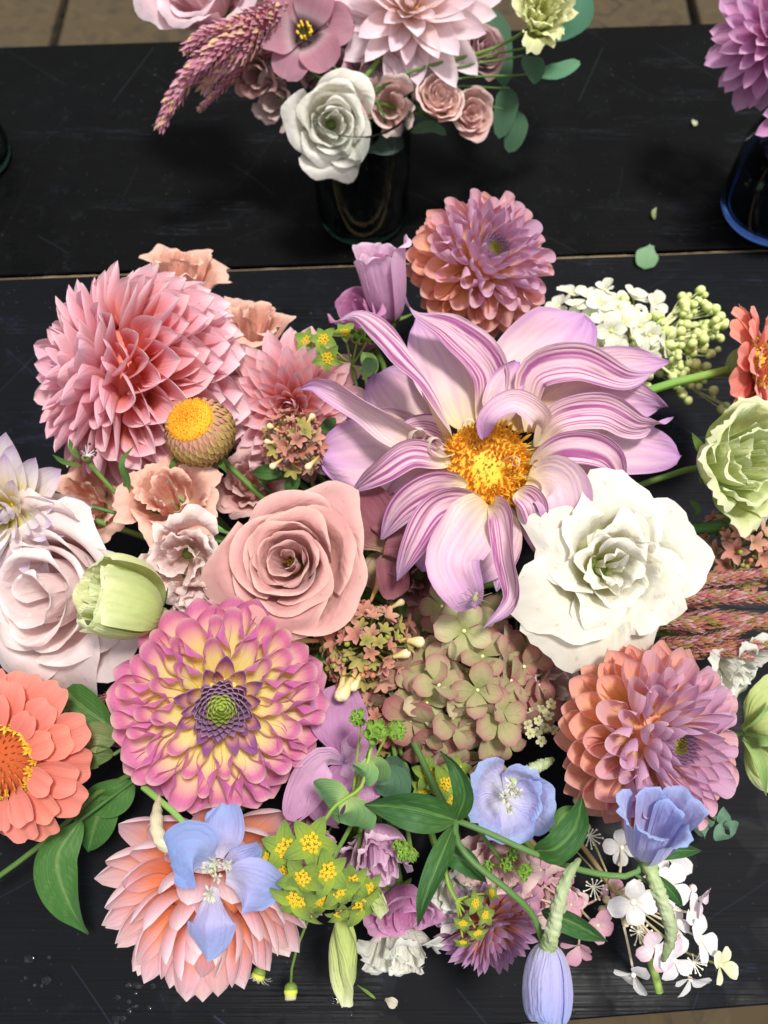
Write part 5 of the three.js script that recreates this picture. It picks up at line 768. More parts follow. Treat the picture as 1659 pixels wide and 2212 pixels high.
// ------------------------------------------------------------------ single petals and odd flowers
function petalsOf(name, label, cat, base, list, o = {}) {
  const g = thing(name, label, cat, P(...base), AX(...(o.ax || [0, 0, 1])));
  list.forEach(([pts, w, roll, cup, cf, cb, out], i) => part(o.part || 'petal', sweepPetal(g, { pts, w: size(P(...pts[Math.min(1, pts.length - 1)]), w), roll, cup, out: out || OUT.round, colF: cf, colB: cb || cf, ruffle: o.ruffle ?? .1, lump: .1, seed: i + (o.seed || 1), jag: o.jag ?? .03, nu: 18, nv: 16 }), o.mat || petalMat(1, { bump: .0012, soft: 1 }), g));
  if (o.stem !== 0) part('stem', tubeThrough(g, o.stem || [P(...base), P(...base).lerp(MOUTH(Math.round(base[0])), .5), MOUTH(Math.round(base[0]))], [.0016, .0018], GREEN), stemMat, g);
  return g;
}
const maroon = u => ramp(0, '#c0a070', .35, '#8a4650', .8, '#7a3646', 1, '#9a5a60')(u), tanB = u => ramp(0, '#b8b080', .5, '#a8806a', 1, '#8f5052')(u);
petalsOf('lisianthus', 'withered maroon lisianthus petals behind the dusty pink rose', 'lisianthus', [842, 1190, .142], [[[[842, 1190, .142], [800, 1130, .158], [765, 1064, .156]], 72, [.2, .1, 0], .5, maroon, tanB], [[[842, 1190, .142], [850, 1140, .160], [828, 1072, .156]], 50, [0, .3, .5], .6, maroon, tanB], [[[842, 1190, .142], [862, 1215, .158], [876, 1145, .16]], 44, [.3, .5, .6], .7, maroon, tanB], [[[842, 1190, .142], [845, 1235, .156], [850, 1295, .145]], 40, [.2, .2, .4], .7, maroon, tanB], [[[842, 1190, .122], [815, 1240, .13], [800, 1270, .12]], 40, [0, 0, 0], .5, u => ramp(0, '#a89868', 1, '#b08a70')(u), tanB]], { seed: 3 });
const mauve = u => ramp(0, '#7a4a80', .12, '#a8649a', .5, '#bb7cae', 1, '#b87aaa')(u), orchid = u => ramp(0, '#8a5a9a', .12, '#cfa0c8', .5, '#d79cc4', 1, '#cc8aba')(u);
petalsOf('lisianthus', 'orchid pink lisianthus with broad flat petals beside the pink and yellow dahlia', 'lisianthus', [742, 1645, .12], [[[[742, 1645, .124], [735, 1580, .135], [725, 1480, .128]], 66, [0, -.1, -.2], .35, mauve], [[[742, 1645, .126], [700, 1640, .142], [655, 1715, .136], [632, 1772, .128]], 44, [0, 0, .1], .4, orchid], [[[742, 1645, .124], [765, 1620, .13], [800, 1590, .124]], 40, [0, 0, 0], .4, orchid], [[[742, 1645, .122], [770, 1680, .13], [790, 1735, .124]], 54, [0, .2, .2], .4, orchid], [[[742, 1645, .12], [720, 1700, .13], [690, 1780, .12]], 50, [0, .1, .2], .4, mauve]], { seed: 7, ruffle: .22, jag: .05 });
petalsOf('lisianthus_bud', 'twisted pale green lisianthus bud pointing down past the white ruffled bloom', 'bud', [735, 1960, .115], [[[[735, 1960, .115], [738, 2050, .115], [744, 2172, .098]], 46, [0, .9, 2.0], 2.3, greenF, greenB, u => .55 + .45 * sstep(0, .35, u) - .45 * sstep(.5, 1, u)], [[[733, 1960, .113], [740, 2050, .114], [746, 2168, .099]], 42, [3.1, 4.0, 5.1], 2.3, greenF, greenB, u => .55 + .45 * sstep(0, .35, u) - .5 * sstep(.5, 1, u)], [[[737, 1960, .112], [736, 2050, .112], [743, 2160, .098]], 40, [1.6, 2.5, 3.6], 2.1, greenF, greenB, u => .55 + .45 * sstep(0, .35, u) - .5 * sstep(.5, 1, u)]], { seed: 5, ruffle: .04, jag: .02 });
petalsOf('lisianthus_bud', 'short pale lime bud beside the bupleurum cluster', 'bud', [770, 1895, .13], [[[[770, 1895, .135], [800, 1930, .142], [822, 1985, .13]], 30, [0, .5, 1.0], 1.9, greenF, greenB], [[[770, 1895, .133], [800, 1932, .138], [825, 1980, .128]], 28, [3, 3.5, 4], 1.9, greenF, greenB], [[[765, 1900, .134], [790, 1925, .14], [835, 1960, .13]], 22, [1, 1, 1.5], 1.4, greenF, greenB]], { seed: 6 });
{ // back of a pale green bloom at the edge
  const g = petalsOf('lisianthus', 'pale green lisianthus seen from behind with its green calyx', 'lisianthus', [1606, 1586, .075], [[[[1610, 1580, .08], [1650, 1540, .09], [1720, 1480, .08]], 60, [0, 0, 0], -.6, greenB, greenF], [[[1610, 1590, .08], [1660, 1630, .088], [1730, 1660, .08]], 60, [0, 0, 0], -.6, greenB, greenF], [[[1610, 1586, .085], [1660, 1586, .1], [1740, 1580, .095]], 56, [0, 0, 0], -.8, greenB, greenF], [[[1610, 1590, .075], [1640, 1650, .08], [1670, 1710, .07]], 34, [0, 0, 0], -.6, greenB, greenF], [[[1610, 1582, .078], [1630, 1540, .08], [1650, 1490, .07]], 30, [0, 0, 0], -.6, greenB, greenF]], { seed: 9, stem: [P(1606, 1586, .078), P(1550, 1590, .07), MOUTH(93)] });
  for (const pts of [[[1606, 1580, .086], [1640, 1560, .1], [1672, 1510, .1]], [[1606, 1590, .086], [1650, 1600, .102], [1690, 1605, .1]], [[1606, 1592, .084], [1640, 1640, .095], [1655, 1720, .088]]]) part('sepal', sweepPetal(g, { pts, w: .004, cup: .7, colF: ramp(0, '#a0b870', 1, '#6f8f48') }), leafMat, g);
}
{ // seed head with dark stamens
  const g = thing('corncockle', 'small green calyx with dark tipped stamens before the big pink dahlia', 'flower bud', P(186, 992, .158), AX(.4, .3, .85)), r = rng(3);
  part('calyx', new THREE.LatheGeometry([[0, 0], [.5, .1], [.62, .5], [.5, .9], [.36, 1.1]].map(([x, y]) => new THREE.Vector2(x * .0055, y * .0075)), 14), solidMat('#8a9a58', .7), g);
  for (let i = 0; i < 9; i++) { const a = i * 2.4, e = g.localToWorld(V3(Math.cos(a) * .005, .013 + r() * .003, Math.sin(a) * .005)), b = g.localToWorld(V3(0, .006, 0)), s = part('stamen', tubeThrough(g, [b, b.clone().lerp(e, .6), e], [.0004, .0003], () => lin('#d8cdd0'), { ns: 4, nr: 4 }), vcMat, g); const t = part('anther', beadGeo, solidMat('#2a2028'), s); t.position.copy(g.worldToLocal(e)); t.scale.setScalar(.0009); }
  part('stem', tubeThrough(g, [g.position.clone(), P(205, 1010, .155), P(232, 1048, .145), MOUTH(94)], [.0016, .0014], GREEN), stemMat, g);
  part('leaf', sweepPetal(g, { pts: [[175, 1005, .156], [140, 998, .158], [113, 982, .155]], w: .0018, cup: .6, colF: GREEN }), leafMat, g);
  part('leaf', sweepPetal(g, { pts: [[172, 990, .158], [158, 972, .162], [150, 948, .160]], w: .0022, cup: .6, colF: GREEN }), leafMat, g);
}
// cream umbel by the salmon dahlia
{
  const g = head('umbel_flower', 'cluster of tiny cream flowers beside the salmon dahlia', 'small flower', 1160, 1590, .10, [0, 0, 1]), r = rng(6), hub = g.position.clone(), tiny = sepals('t', [0, '#b8b868', .5, '#d8d4a0', 1, '#dedbb0'], '#dcd8ac', [0, '#c0c080', 1, '#d0cc98'], .38);
  for (const [u, v] of [[1150, 1540], [1172, 1530], [1162, 1556], [1185, 1545], [1190, 1520], [1140, 1565], [1160, 1580], [1145, 1585], [1178, 1570], [1195, 1575], [1135, 1545], [1168, 1600]]) { const p = P(u, v, .125 + (r() - .5) * .01); floret(g, p, AX((r() - .5) * .7, (r() - .5) * .7, 1), size(p, 12), tiny, r() * 6, { n: 5, eye: '#6f7a30', eyeS: .2, mat: petalMat(1, { bump: .0001 }) }); stalk(g, [hub, p], .0006, ramp(0, '#8a9a50', 1, '#9aa860')); }
  stem(g, null, .0015);
}

// ------------------------------------------------------------------ loose leaves, stems and small things of the front arrangement
const pinnate = (f, c) => { const l = lin(c); return (u, v) => { const w = (u * 11 - Math.abs(v) * 2.2) % 1, k = Math.exp(-Math.pow((w - Math.round(w)) * 7, 2)); return mixc(f(u), l, clamp(.45 * Math.exp(-v * v * 220) + .13 * k * (1 + Math.sin(u * 23 + v * 7)))); }; };
function leafy(label, pts, w, c0, c1, o = {}) {
  const g = thing(o.name || 'leaf', label, 'leaf', P(...pts[0]), AX(0, 0, 1)), f = ramp(0, c0, 1, c1);
  part('blade', sweepPetal(g, { pts, w: size(P(...pts[1]), w), roll: o.roll || [0, 0], cup: o.cup ?? .35, fold: o.fold ?? .15, out: o.out || OUT.lance, colF: pinnate(f, '#7f9a5c'), nu: 44, nv: 14, lump: .06, ruffle: .04 }), o.mat || leafMat, g);
  const foot = o.foot || MOUTH(Math.round(pts[0][0] + pts[0][1]));
  part('petiole', tubeThrough(g, [P(...pts[0]), P(...pts[0]).lerp(foot, .5), foot], [.0012, .0014], u => f(u)), stemMat, g);
}
leafy('pointed green leaf under the coral zinnia and the blush rose', [[240, 1570, .095], [170, 1520, .102], [95, 1455, .095]], 44, '#3f6a2c', '#37682a');
leafy('olive leaf between the coral zinnia and the pink and yellow dahlia', [[250, 1600, .098], [210, 1590, .104], [168, 1606, .098]], 34, '#5f7040', '#8a8f60');
leafy('second olive leaf curling below the first one', [[245, 1630, .092], [205, 1630, .098], [160, 1665, .085]], 28, '#5a6f38', '#4f6a30', { roll: [.2, .6] });
leafy('long green leaf hanging over the bare table', [[175, 1770, .07], [125, 1850, .066], [150, 1955, .05], [190, 2018, .03]], 46, '#3f6a2c', '#37682a', { roll: [.5, .2, -.1, -.3], cup: .6 });
leafy('broad green leaf low beneath the coral zinnia', [[255, 1720, .06], [215, 1760, .058], [190, 1840, .04]], 44, '#3f6a2c', '#37682a');
leafy('low green leaf beside the peach dahlia', [[290, 1690, .07], [245, 1720, .068], [180, 1725, .055]], 40, '#3f6a2c', '#37682a');
leafy('narrow upright green leaf before the big pink dahlia', [[270, 1085, .142], [276, 1035, .16], [266, 1000, .168], [290, 962, .165]], 12, '#4f7a34', '#3f6a28', { roll: [.4, .6] });
leafy('small soft green leaf tucked above the blush rose', [[355, 1050, .14], [330, 1042, .146], [305, 1020, .142]], 16, '#6f9a54', '#5f8a48');
leafy('grassy green blade lying across the lilac tipped dahlia', [[165, 1085, .15], [90, 1062, .158], [0, 1030, .158], [-60, 1005, .15]], 16, '#3f6a2a', '#4f7a34', { cup: .8 });
leafy('green leaf behind the peach carnation and the pink dahlia', [[545, 800, .108], [538, 770, .118], [520, 742, .114]], 26, '#5f9040', '#4f8038');
leafy('bright green leaf by the upright blue cup', [[1195, 1800, .12], [1215, 1762, .126], [1250, 1745, .12]], 20, '#4f7a30', '#4a7030');
leafy('dusky eucalyptus leaf behind the clasping sprig', [[835, 1735, .11], [850, 1690, .12], [830, 1640, .115]], 40, '#4f6a54', '#3f5a48', { mat: leafMatDull, out: OUT.round });
leafy('green leaf tucked beside the striped petal', [[790, 810, .12], [800, 790, .128], [782, 760, .125]], 18, '#5a7a38', '#6f8a44');
leafy('slender dark green leaf beneath the smaller pink dahlia', [[560, 1040, .12], [590, 1025, .125], [640, 1030, .12]], 14, '#3a5a28', '#32522a');
{ // thick stem at the table's far side
  const g = thing('cut_stem', 'thick dark green stem under the pale green lisianthus', 'stem', P(1480, 1138, .105), AX(0, 0, 1));
  part('stalk', tubeThrough(g, [MOUTH(95), P(1400, 1160, .10), P(1490, 1142, .105), P(1590, 1142, .105), P(1720, 1152, .10)], [.004, .0043, .0043], ramp(0, '#3f6a24', 1, '#2f5a1c')), stemMat, g);
  part('leaf', sweepPetal(g, { pts: [[1560, 1120, .112], [1590, 1130, .116], [1614, 1152, .112]], w: .0016, cup: .6, colF: GREEN }), leafMat, g);
  part('leaf', sweepPetal(g, { pts: [[1490, 1080, .112], [1508, 1100, .116], [1498, 1120, .112]], w: .0022, cup: .6, colF: GREEN }), leafMat, g);
}
{
  const g = thing('cut_stem', 'thin green stem running past the coral zinnia towards the table edge', 'stem', P(150, 1768, .06), AX(0, 0, 1));
  part('stalk', tubeThrough(g, [MOUTH(96), P(230, 1700, .07), P(150, 1772, .058), P(70, 1840, .05), P(-30, 1912, .042)], [.0022, .002, .0018], ramp(0, '#3f5a24', 1, '#4a6a2a')), stemMat, g);
}
// eucalyptus clover-like tip
{
  const g = thing('eucalyptus_tip', 'small blue green rounded leaves poking out below the salmon dahlia', 'leaf sprig', P(1562, 1792, .045), AX(0, 0, 1)), c = ramp(0, '#6f8f78', 1, '#4f7058');
  for (const [u, v, w] of [[1570, 1752, 20], [1592, 1790, 18], [1560, 1815, 22], [1545, 1775, 18], [1500, 1795, 22], [1525, 1770, 16]]) part('leaf', sweepPetal(g, { pts: [[1562 - (u < 1535 ? 30 : 0), 1786, .045], [(1562 + u) / 2 - (u < 1535 ? 15 : 0), (1786 + v) / 2, .05], [u, v, .046]], w: size(P(u, v, .046), w), out: OUT.round, cup: .3, colF: c }), leafMatDull, g);
  part('stem', tubeThrough(g, [P(1562, 1786, .045), P(1500, 1760, .045), MOUTH(97)], [.0009, .0012], GREEN), stemMat, g);
}
// tiny daisies
function daisy(label, base, ax, px, stemTo, white) {
  const g = head('daisy', label, 'daisy', ...base, ax), R = size(g.position, px), r = rng(Math.round(base[0])), pe = bendPetal({ nu: 5, nv: 4, W: .13, out: OUT.strap, cup: () => .4, bend: u => white ? .2 - u : .9, colF: () => lin(white ? '#f2f0e4' : '#e6e2a8') });
  const n = white ? 13 : 22; for (let k = 0; k < n; k++) { const a = k / n * 2 * pi, e = V3(Math.cos(a), white ? .1 + .5 * r() : .9, Math.sin(a)).normalize(), m = part('petal', pe, petalMat(1, { plain: 1 }), g); placeM(m, basis(V3(Math.cos(a), .1, Math.sin(a)).multiplyScalar(R * .42), e, V3(-e.x, 1, -e.z).normalize()), R * (white ? .75 : .5)); }
  part('disc', new THREE.SphereGeometry(R * .5, 14, 10).scale(1, .7, 1), solidMat('#b9c040', .8), g); part('calyx', new THREE.SphereGeometry(R * .48, 12, 8).scale(1, .9, 1).translate(0, -R * .2, 0), solidMat('#6a8034'), g);
  part('stem', tubeThrough(g, [g.position.clone().addScaledVector(AX(...ax), -R * .3), ...stemTo.map(p => P(...p)), MOUTH(98)], [.0008, .0009], GREEN), stemMat, g);
}
daisy('tiny white daisy bent over under the peach dahlia', [558, 2108, .045], [-.3, -.85, .3], 30, [[572, 2080, .052], [578, 2040, .06]], 1);
daisy('tiny yellow green daisy bud drooping under the peach dahlia', [628, 2142, .045], [.02, -.92, .4], 30, [[631, 2110, .05], [634, 2070, .06]], 0);
// things lying on the table
function flat(name, label, cat, pts, w, c0, c1, out) { const g = thing(name, label, cat, P(...pts[0]), V3(0, 1, 0)), f = ramp(0, c0, 1, c1); part('blade', sweepPetal(g, { pts, w: size(P(...pts[0]), w), cup: .25, hint: V3(0, 1, 0), out: out || OUT.round, colF: f, nu: 10, nv: 8, lump: .08 }), leafMatDull, g); }
flat('fallen_leaf', 'single round green leaf lying on the black table', 'leaf', [[1408, 530, .002], [1397, 555, .004], [1393, 582, .002]], 25, '#7f9a78', '#6a8a62');
flat('fallen_petal', 'beige petal scrap on the table by the twisted bud', 'petal', [[832, 2158, .002], [845, 2165, .004], [858, 2172, .002]], 11, '#b8a490', '#c9b8a4');
flat('fallen_leaf', 'sliver of green stalk on the table by the twisted bud', 'leaf', [[772, 2128, .002], [792, 2142, .003], [812, 2158, .002]], 3, '#6f8a34', '#7f9a3c');
flat('fallen_leaf', 'thin curled yellow green leaf scrap on the far board', 'leaf', [[1418, 448, .002], [1412, 460, .004], [1414, 474, .002]], 5, '#8a8a58', '#7a7f4c');
flat('fallen_petal', 'small cream scrap on the far board near the purple dahlia', 'petal', [[1496, 258, .002], [1500, 264, .003], [1503, 272, .002]], 6, '#a8a480', '#b8b08c');
{ // water drops
  const m = new THREE.MeshPhysicalMaterial({ color: '#ffffff', roughness: .03, transmission: 1, thickness: .002, ior: 1.33 }), r = rng(5);
  for (const [u, v, n, lab] of [[82, 2105, 7, 'little puddle of water drops below the long hanging leaf'], [298, 2145, 8, 'trail of water drops below the peach dahlia'], [272, 2178, 6, 'small water drops closest to the table edge'], [745, 2190, 6, 'water drops under the twisted green bud']]) {
    const g = thing('water_drop', lab, 'water drop', P(u, v, 0), V3(0, 1, 0));
    for (let k = 0; k < n; k++) { const d = part('drop', new THREE.SphereGeometry(.0008 + .0022 * r() * r(), 14, 8).scale(1 + .8 * r(), .32, 1), m, g); d.position.set((r() - .5) * .02, .0003, (r() - .5) * .022); }
  }
}

// ------------------------------------------------------------------ vases and bouquets on the far board
function vase(label, u, v, px, H, tint, o = {}) {
  const p = P(u, v, 0), g = thing('vase', label, 'vase', p), R = size(p, px);
  const prof = [[0, .0005], [R * .82, .0005], [R * .95, .004], [R, .012], [R * (o.mid || 1), H * .6], [R * (o.top || 1.02), H], [R * (o.top || 1.02) - .0025, H], [R * (o.mid || 1) - .003, H * .6], [R - .003, .016], [R * .8, .009], [0, .008]].map(q => new THREE.Vector2(...q));
  part('glass', new THREE.LatheGeometry(prof, 48), new THREE.MeshPhysicalMaterial({ color: tint, roughness: .04, transmission: 1, thickness: .003, ior: 1.48, attenuationColor: new THREE.Color(o.att || '#8fa39a'), attenuationDistance: o.ad || .03 }), g);
  part('water', new THREE.CylinderGeometry(R * .96 - .004, R * .94 - .004, H * .6, 40).translate(0, H * .3 + .012, 0), new THREE.MeshPhysicalMaterial({ color: '#ffffff', roughness: .02, transmission: 1, thickness: .05, ior: 1.33, attenuationColor: new THREE.Color('#3a3c38'), attenuationDistance: .05 }), g);
  return { g, p, R, H };
}
const VC = vase('clear glass cylinder vase holding the pale bouquet on the far board', 784, 462, 98, .135, '#ffffff');
const VR = vase('glass vase with the blue of reflected sky put into its tint, at the end of the far board below the purple dahlia', 1662, 455, 112, .12, '#c4d6f4', { att: '#7fa4e0', ad: .09, top: .8, mid: 1.05 });  // blue sky reflection is put into the glass colour and attenuation
const VL = vase('empty glass vase at the other end of the far board', -62, 345, 92, .12, '#ffffff', { top: .8 });
const footOf = V => { const r = rng(Math.round(V.p.x * 1000) + 99); let k = 0; return () => { const a = ++k * 2.4, d = V.R * .55 * Math.sqrt((k % 9) / 9); return V3(V.p.x + Math.cos(a) * d, .02, V.p.z + Math.sin(a) * d); }; };
const fc = footOf(VC), fR = footOf(VR), fL = footOf(VL);
function inVase(g, V, f, rad = .0016) { // stem through the mouth down into the water
  const ft = f(), p = g.position.clone(), ax = V3(0, 1, 0).applyQuaternion(g.quaternion), m = V3(lerp(V.p.x, ft.x, .7), V.H, lerp(V.p.z, ft.z, .7));
  part('stem', tubeThrough(g, [p.clone().addScaledVector(ax, -.004), p.clone().addScaledVector(ax, -.02).lerp(m, .2), m, ft], [rad, rad], ramp(0, '#5f7d33', 1, '#2f4a1c')), stemMat, g);
}
{ // pale pink dahlia
  const g = head('dahlia', 'pale pink dahlia with broad pointed petals leading the bouquet in the clear vase', 'dahlia', 885, 22, .155, [.02, -.18, 1], .3), R = size(g.position, 192);
  const cF = rimmed([0, '#e8b070', .15, '#f0cdc0', .5, '#f2d8da', 1, '#eed6e0'], '#f3dfe6', .4), cB = rimmed([0, '#efdccc', .5, '#f0d8de', 1, '#ecd2de'], '#f3dfe6', .4);
  dahlia(g, { seed: 17, n: 58, R, r0: .14, aMax: 1.85, aMin: .35, len: t => lerp(.95, .42, t), core: '#d8a888', jit: .07,
    shape: (t, r) => ({ nu: 11, nv: 10, W: lerp(.25, .22, t), out: OUT.keel, cup: u => lerp(.7, .9, t), bend: u => .1 + .25 * u - .5 * Math.max(0, u - .7), twist: (r() - .5) * .4, colF: cF, colB: cB }), eye: [uramp(0, '#e0b070', 1, '#f0d0c0'), uramp(0, '#e0b070', 1, '#f0d0c0')] });
  inVase(g, VC, fc, .0024);
}
{
  const g = head('rose', 'cream white rose hanging low in front of the clear vase', 'rose', 716, 268, .118, [.10, -.42, .9], .8), R = size(g.position, 108);
  const f = ramp(0, '#d8d8b0', .4, '#e6e4d2', 1, '#eeece2'); bloom(g, { R, n: 15, seed: 71, col: () => two(f), ruf: .07, fr: 2, Rl: [.16, .66], h: [.75, .55], lip: [.03, .36], drop: [0, .16], span: [1.6, .9], point: .15, tilt: .3, calyx: 1 }); inVase(g, VC, fc);
}
{
  const g = head('rose', 'pale pink spray rose below the pale dahlia', 'rose', 944, 225, .118, [.25, .05, .95], .3), R = size(g.position, 60);
  const f = ramp(0, '#d8867c', .5, '#e8b0a4', 1, '#efd2ca'); bloom(g, { R, n: 26, seed: 73, col: () => two(f), ruf: .05, fr: 2.4, Rl: [.08, .8], h: [.6, .55], lip: [.02, .15], drop: [-.02, .04], span: [1.2, .8], calyx: 1, nu: 8, nv: 12 }); inVase(g, VC, fc);
}
{
  const g = head('rose', 'second pink spray rose tucked behind the first', 'rose', 1008, 250, .10, [.4, -.2, .9], 1.3), R = size(g.position, 58);
  const f = ramp(0, '#d0807a', .5, '#dca49a', 1, '#e6c2ba'); bloom(g, { R, n: 16, seed: 75, col: () => two(f), ruf: .05, fr: 2, Rl: [.1, .8], h: [.6, .5], lip: [.02, .2], drop: [0, .06], span: [1.3, .85], calyx: 1, nu: 8, nv: 12 }); inVase(g, VC, fc);
}
{
  const g = head('rose', 'muted pink rose half hidden beside the pale dahlia', 'rose', 1030, 118, .118, [.5, -.1, .85], .3), R = size(g.position, 62);
  bloom(g, { R, n: 14, seed: 77, col: () => two(ramp(0, '#b07a7c', 1, '#d0a4a8')), ruf: .06, Rl: [.15, .7], h: [.7, .5], lip: [.02, .3], drop: [0, .1], calyx: 1, nu: 8, nv: 12 }); inVase(g, VC, fc);
}
{
  const g = head('lisianthus', 'blush pink lisianthus with crinkled outer petals beside the celosia plume', 'lisianthus', 468, 15, .14, [-.2, .1, .97], .5), R = size(g.position, 140);
  bloom(g, { R, n: 13, seed: 79, col: () => two(ramp(0, '#c08090', .4, '#dba4b0', .8, '#e4b8c2', 1, '#e6cdd6')), ruf: .10, fr: 2.2, Rl: [.2, .65], h: [.7, .6], lip: [.02, .32], drop: [0, .2], span: [1.3, .9], tilt: .3, calyx: 1 }); inVase(g, VC, fc);
}
{ // mauve bloom with dark eye
  const g = head('lisianthus', 'dusty mauve open bloom with dark eye and yellow anthers', 'lisianthus', 662, 82, .145, [-.05, -.12, 1], .4), R = size(g.position, 112), f = ramp(0, '#1c0810', .24, '#3c1420', .36, '#b89098', .52, '#a8687a', 1, '#a87282'), pe = bendPetal({ nu: 14, nv: 12, W: .42, out: OUT.round, cup: u => .6 - .3 * u, bend: u => .5 - .7 * u, ruffle: .1, notch: .04, colF: u => f(u), colB: uramp(0, '#9a6a74', 1, '#b48090') });
  for (let k = 0; k < 6; k++) { const a = k * 1.047 + .3, e = V3(Math.cos(a), .15 + .15 * (k % 2), Math.sin(a)).normalize(), m = part('petal', pe, tints(.08)[k % 3], g); placeM(m, basis(V3(Math.cos(a) * R * .04, 0, Math.sin(a) * R * .04), e, V3(-e.x * .2, 1, -e.z * .2).normalize()), R); }
  for (let k = 0; k < 9; k++) { const a = k * 2.4, e = g.localToWorld(V3(Math.cos(a) * R * .13, R * .3, Math.sin(a) * R * .13)), b = g.position.clone(), s = part('stamen', tubeThrough(g, [b, b.clone().lerp(e, .5), e], [.0005, .0004], () => lin('#8a8a30'), { ns: 4, nr: 5 }), vcMat, g), t = part('anther', new THREE.CapsuleGeometry(R * .025, R * .07, 3, 6), solidMat('#d8b41c', .7), s); t.position.copy(g.worldToLocal(e)); t.rotation.set(k, k * 2, 0); }
  inVase(g, VC, fc);
}
frillyBack('brownish mauve folded lisianthus below the celosia plume', 566, 158, .125, [-.3, -.55, .8], 58, 83, ramp(0, '#5a2a28', .5, '#9a6660', 1, '#b88480'));
frillyBack('faded pink petals hanging behind the cream white rose', 610, 215, .105, [-.4, -.5, .75], 62, 85, ramp(0, '#a08880', .5, '#b89a94', 1, '#c4aaa4'));
frillyBack('rosy mauve lisianthus between the cream rose and the pale dahlia', 805, 165, .12, [.1, -.45, .88], 78, 93, ramp(0, '#8a5860', .5, '#c08c96', 1, '#d4aab0'));
frillyBack('pale pink lisianthus under the lower tips of the pale dahlia', 842, 228, .122, [.1, -.4, .9], 72, 95, ramp(0, '#b88078', .5, '#dcb0a8', 1, '#e8ccc6'));
frillyBack('mauve petals under the dark eyed bloom', 700, 150, .12, [.1, -.5, .85], 62, 87, ramp(0, '#7a4a58', .5, '#b88290', 1, '#c898a2'));
function frillyBack(label, u, v, h, ax, px, seed, f) { const g = head('lisianthus', label, 'lisianthus', u, v, h, ax, seed), R = size(g.position, px); bloom(g, { R, n: 8, seed, col: () => two(f), ruf: .1, fr: 2.4, Rl: [.3, .7], h: [.8, .7], lip: [.02, .3], drop: [0, .1], span: [1.0, .8], tilt: .3, calyx: 1, nu: 8, nv: 14 }); inVase(g, VC, fc); }
{
  const g = head('lisianthus', 'yellow green frilled lisianthus beside the pale dahlia', 'lisianthus', 1160, 48, .15, [.1, -.1, 1], .3), R = size(g.position, 88);
  bloom(g, { R, n: 16, seed: 89, col: () => two(ramp(0, '#a8b048', .4, '#d0d478', 1, '#e4e6a8')), ruf: .13, fr: 3.5, Rl: [.12, .55], h: [.8, .6], lip: [.05, .38], drop: [-.05, .15], span: [1.0, .7], jag: .06, tilt: .35, calyx: 1 }); inVase(g, VC, fc);
}
celosia('pink celosia plume with drooping tips spilling out of the bouquet', [590, 60, .14], [[[[620, 20, .155], [530, 70, .165], [455, 120, .16], [395, 180, .14], [346, 272, .11]], 36, 420], [[[600, 40, .15], [520, 110, .155], [460, 165, .14], [440, 190, .13]], 34, 300], [[[590, 110, .13], [500, 170, .125], [432, 236, .105]], 17, 160], [[[600, 30, .16], [520, 50, .172], [430, 80, .165], [400, 110, .158]], 28, 220]], 91, [['#a8586a', '#cf88a0'], ['#b06a78', '#d8a0b0'], ['#9a4a5c', '#c47a90'], ['#b87a5c', '#dcb48c']], V3(VC.p.x, .03, VC.p.z), 1.6);
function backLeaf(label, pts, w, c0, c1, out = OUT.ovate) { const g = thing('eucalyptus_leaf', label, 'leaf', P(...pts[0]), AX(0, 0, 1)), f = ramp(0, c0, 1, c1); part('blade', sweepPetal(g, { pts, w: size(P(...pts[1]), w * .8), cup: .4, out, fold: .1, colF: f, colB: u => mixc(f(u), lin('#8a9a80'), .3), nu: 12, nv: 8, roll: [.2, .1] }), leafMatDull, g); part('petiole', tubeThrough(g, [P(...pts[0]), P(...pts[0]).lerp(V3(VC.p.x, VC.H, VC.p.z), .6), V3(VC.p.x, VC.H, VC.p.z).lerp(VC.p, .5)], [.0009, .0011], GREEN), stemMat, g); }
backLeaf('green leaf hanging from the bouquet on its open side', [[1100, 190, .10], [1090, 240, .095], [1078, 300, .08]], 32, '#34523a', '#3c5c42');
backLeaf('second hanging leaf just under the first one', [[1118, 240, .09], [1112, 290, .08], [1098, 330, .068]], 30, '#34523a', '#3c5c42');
backLeaf('pale green leaf sticking out beside the frilled green bloom', [[1150, 160, .11], [1200, 158, .112], [1252, 132, .105]], 24, '#3f6a4c', '#5a8464');
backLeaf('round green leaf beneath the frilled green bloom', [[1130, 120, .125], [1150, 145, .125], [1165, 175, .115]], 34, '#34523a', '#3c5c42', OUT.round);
backLeaf('blue green round leaf beside the cream rose', [[795, 330, .095], [835, 320, .1], [868, 295, .095]], 32, '#4a6058', '#3c544c', OUT.round);
backLeaf('grey green leaf behind the cream rose', [[850, 300, .09], [885, 270, .092], [905, 230, .085]], 44, '#4a6058', '#3c544c', OUT.round);
backLeaf('blue green round leaf between the cream rose and the pale dahlia', [[800, 180, .115], [822, 205, .115], [835, 245, .105]], 40, '#4a6058', '#3c544c', OUT.round);
backLeaf('blue green round leaf touching the spray rose', [[905, 190, .105], [880, 220, .108], [868, 262, .1]], 34, '#4a6058', '#3c544c', OUT.round);
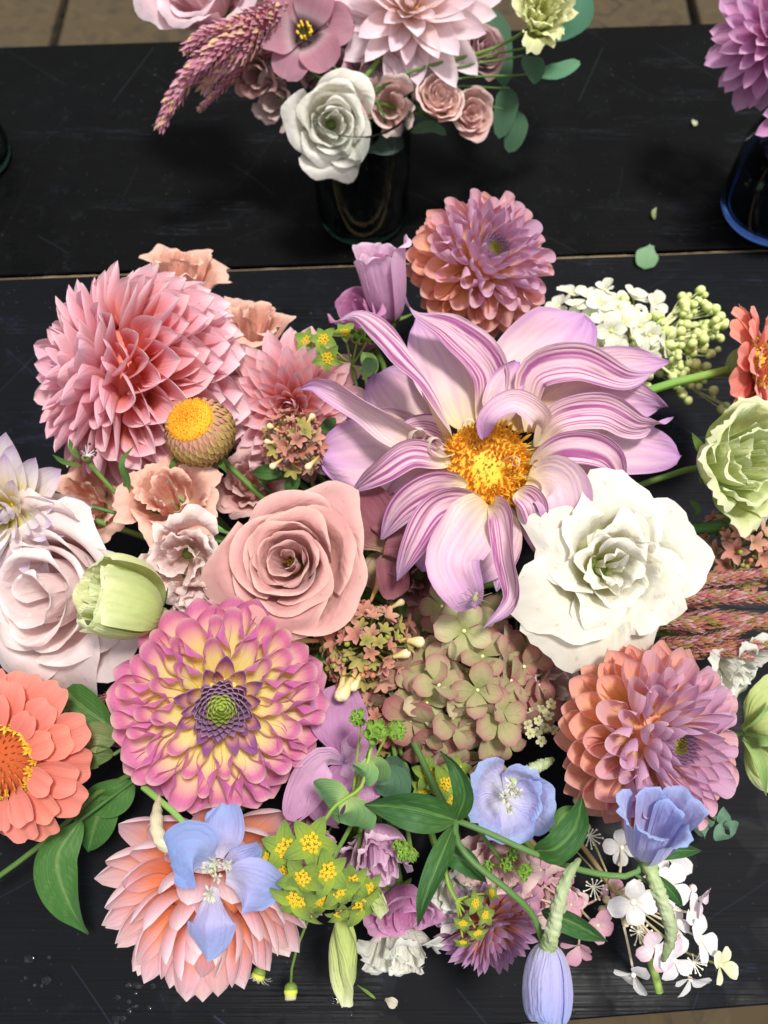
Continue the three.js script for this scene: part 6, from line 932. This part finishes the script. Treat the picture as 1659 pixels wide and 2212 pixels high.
backLeaf('green leaf at the foot of the spray rose', [[890, 285, .10], [930, 275, .105], [965, 290, .098]], 18, '#5a7a54', '#45664a');
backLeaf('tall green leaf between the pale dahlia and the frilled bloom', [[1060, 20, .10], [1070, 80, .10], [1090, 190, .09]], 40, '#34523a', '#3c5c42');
backLeaf('green leaf behind the frilled bloom near the paving', [[1200, 90, .12], [1250, 50, .125], [1262, -20, .12]], 30, '#2f5a44', '#3a6a50');
backLeaf('grey green leaf above the cream rose', [[790, 190, .10], [810, 220, .1], [800, 262, .092]], 26, '#4a6058', '#3c544c');
{ // purple dahlia in the other vase
  const g = head('dahlia', 'orchid purple dahlia drooping from the sky tinted vase', 'dahlia', 1668, 78, .145, [-.25, -.30, .9], .3), R = size(g.position, 140);
  const cF = rimmed([0, '#a8487c', .5, '#c87ab4', 1, '#d8a0cc'], '#dcaed2', .4), cB = rimmed([0, '#b05a8c', .5, '#b86aa4', 1, '#c888b8'], '#d8a0cc', .4);
  dahlia(g, { seed: 47, n: 70, R, r0: .2, aMax: 2.0, aMin: .3, len: t => lerp(.86, .45, t), core: '#8a3a68', jit: .09, shape: (t, r) => ({ W: lerp(.26, .2, t), out: OUT.ovate, cup: u => .9, bend: u => -.1 + .4 * u - .6 * Math.max(0, u - .7), twist: (r() - .5) * .7, colF: cF, colB: cB }) });
  inVase(g, VR, fR, .0024);
}
{
  const g = head('dahlia', 'orchid purple dahlia on the far side of the sky tinted vase', 'dahlia', 1735, 230, .13, [.3, -.3, .9], .9), R = size(g.position, 110);
  const cF = rimmed([0, '#a8487c', .5, '#c070ac', 1, '#d090c4'], '#dcaed2', .4);
  dahlia(g, { seed: 49, n: 50, R, r0: .2, aMax: 2.0, aMin: .3, len: t => lerp(.86, .45, t), core: '#8a3a68', jit: .09, ages: 4, shape: (t, r) => ({ W: lerp(.26, .2, t), out: OUT.ovate, cup: u => .9, bend: u => .3 * u, twist: (r() - .5) * .7, colF: cF, colB: cF }) });
  inVase(g, VR, fR, .0024);
}

renderer.render(scene, camera);
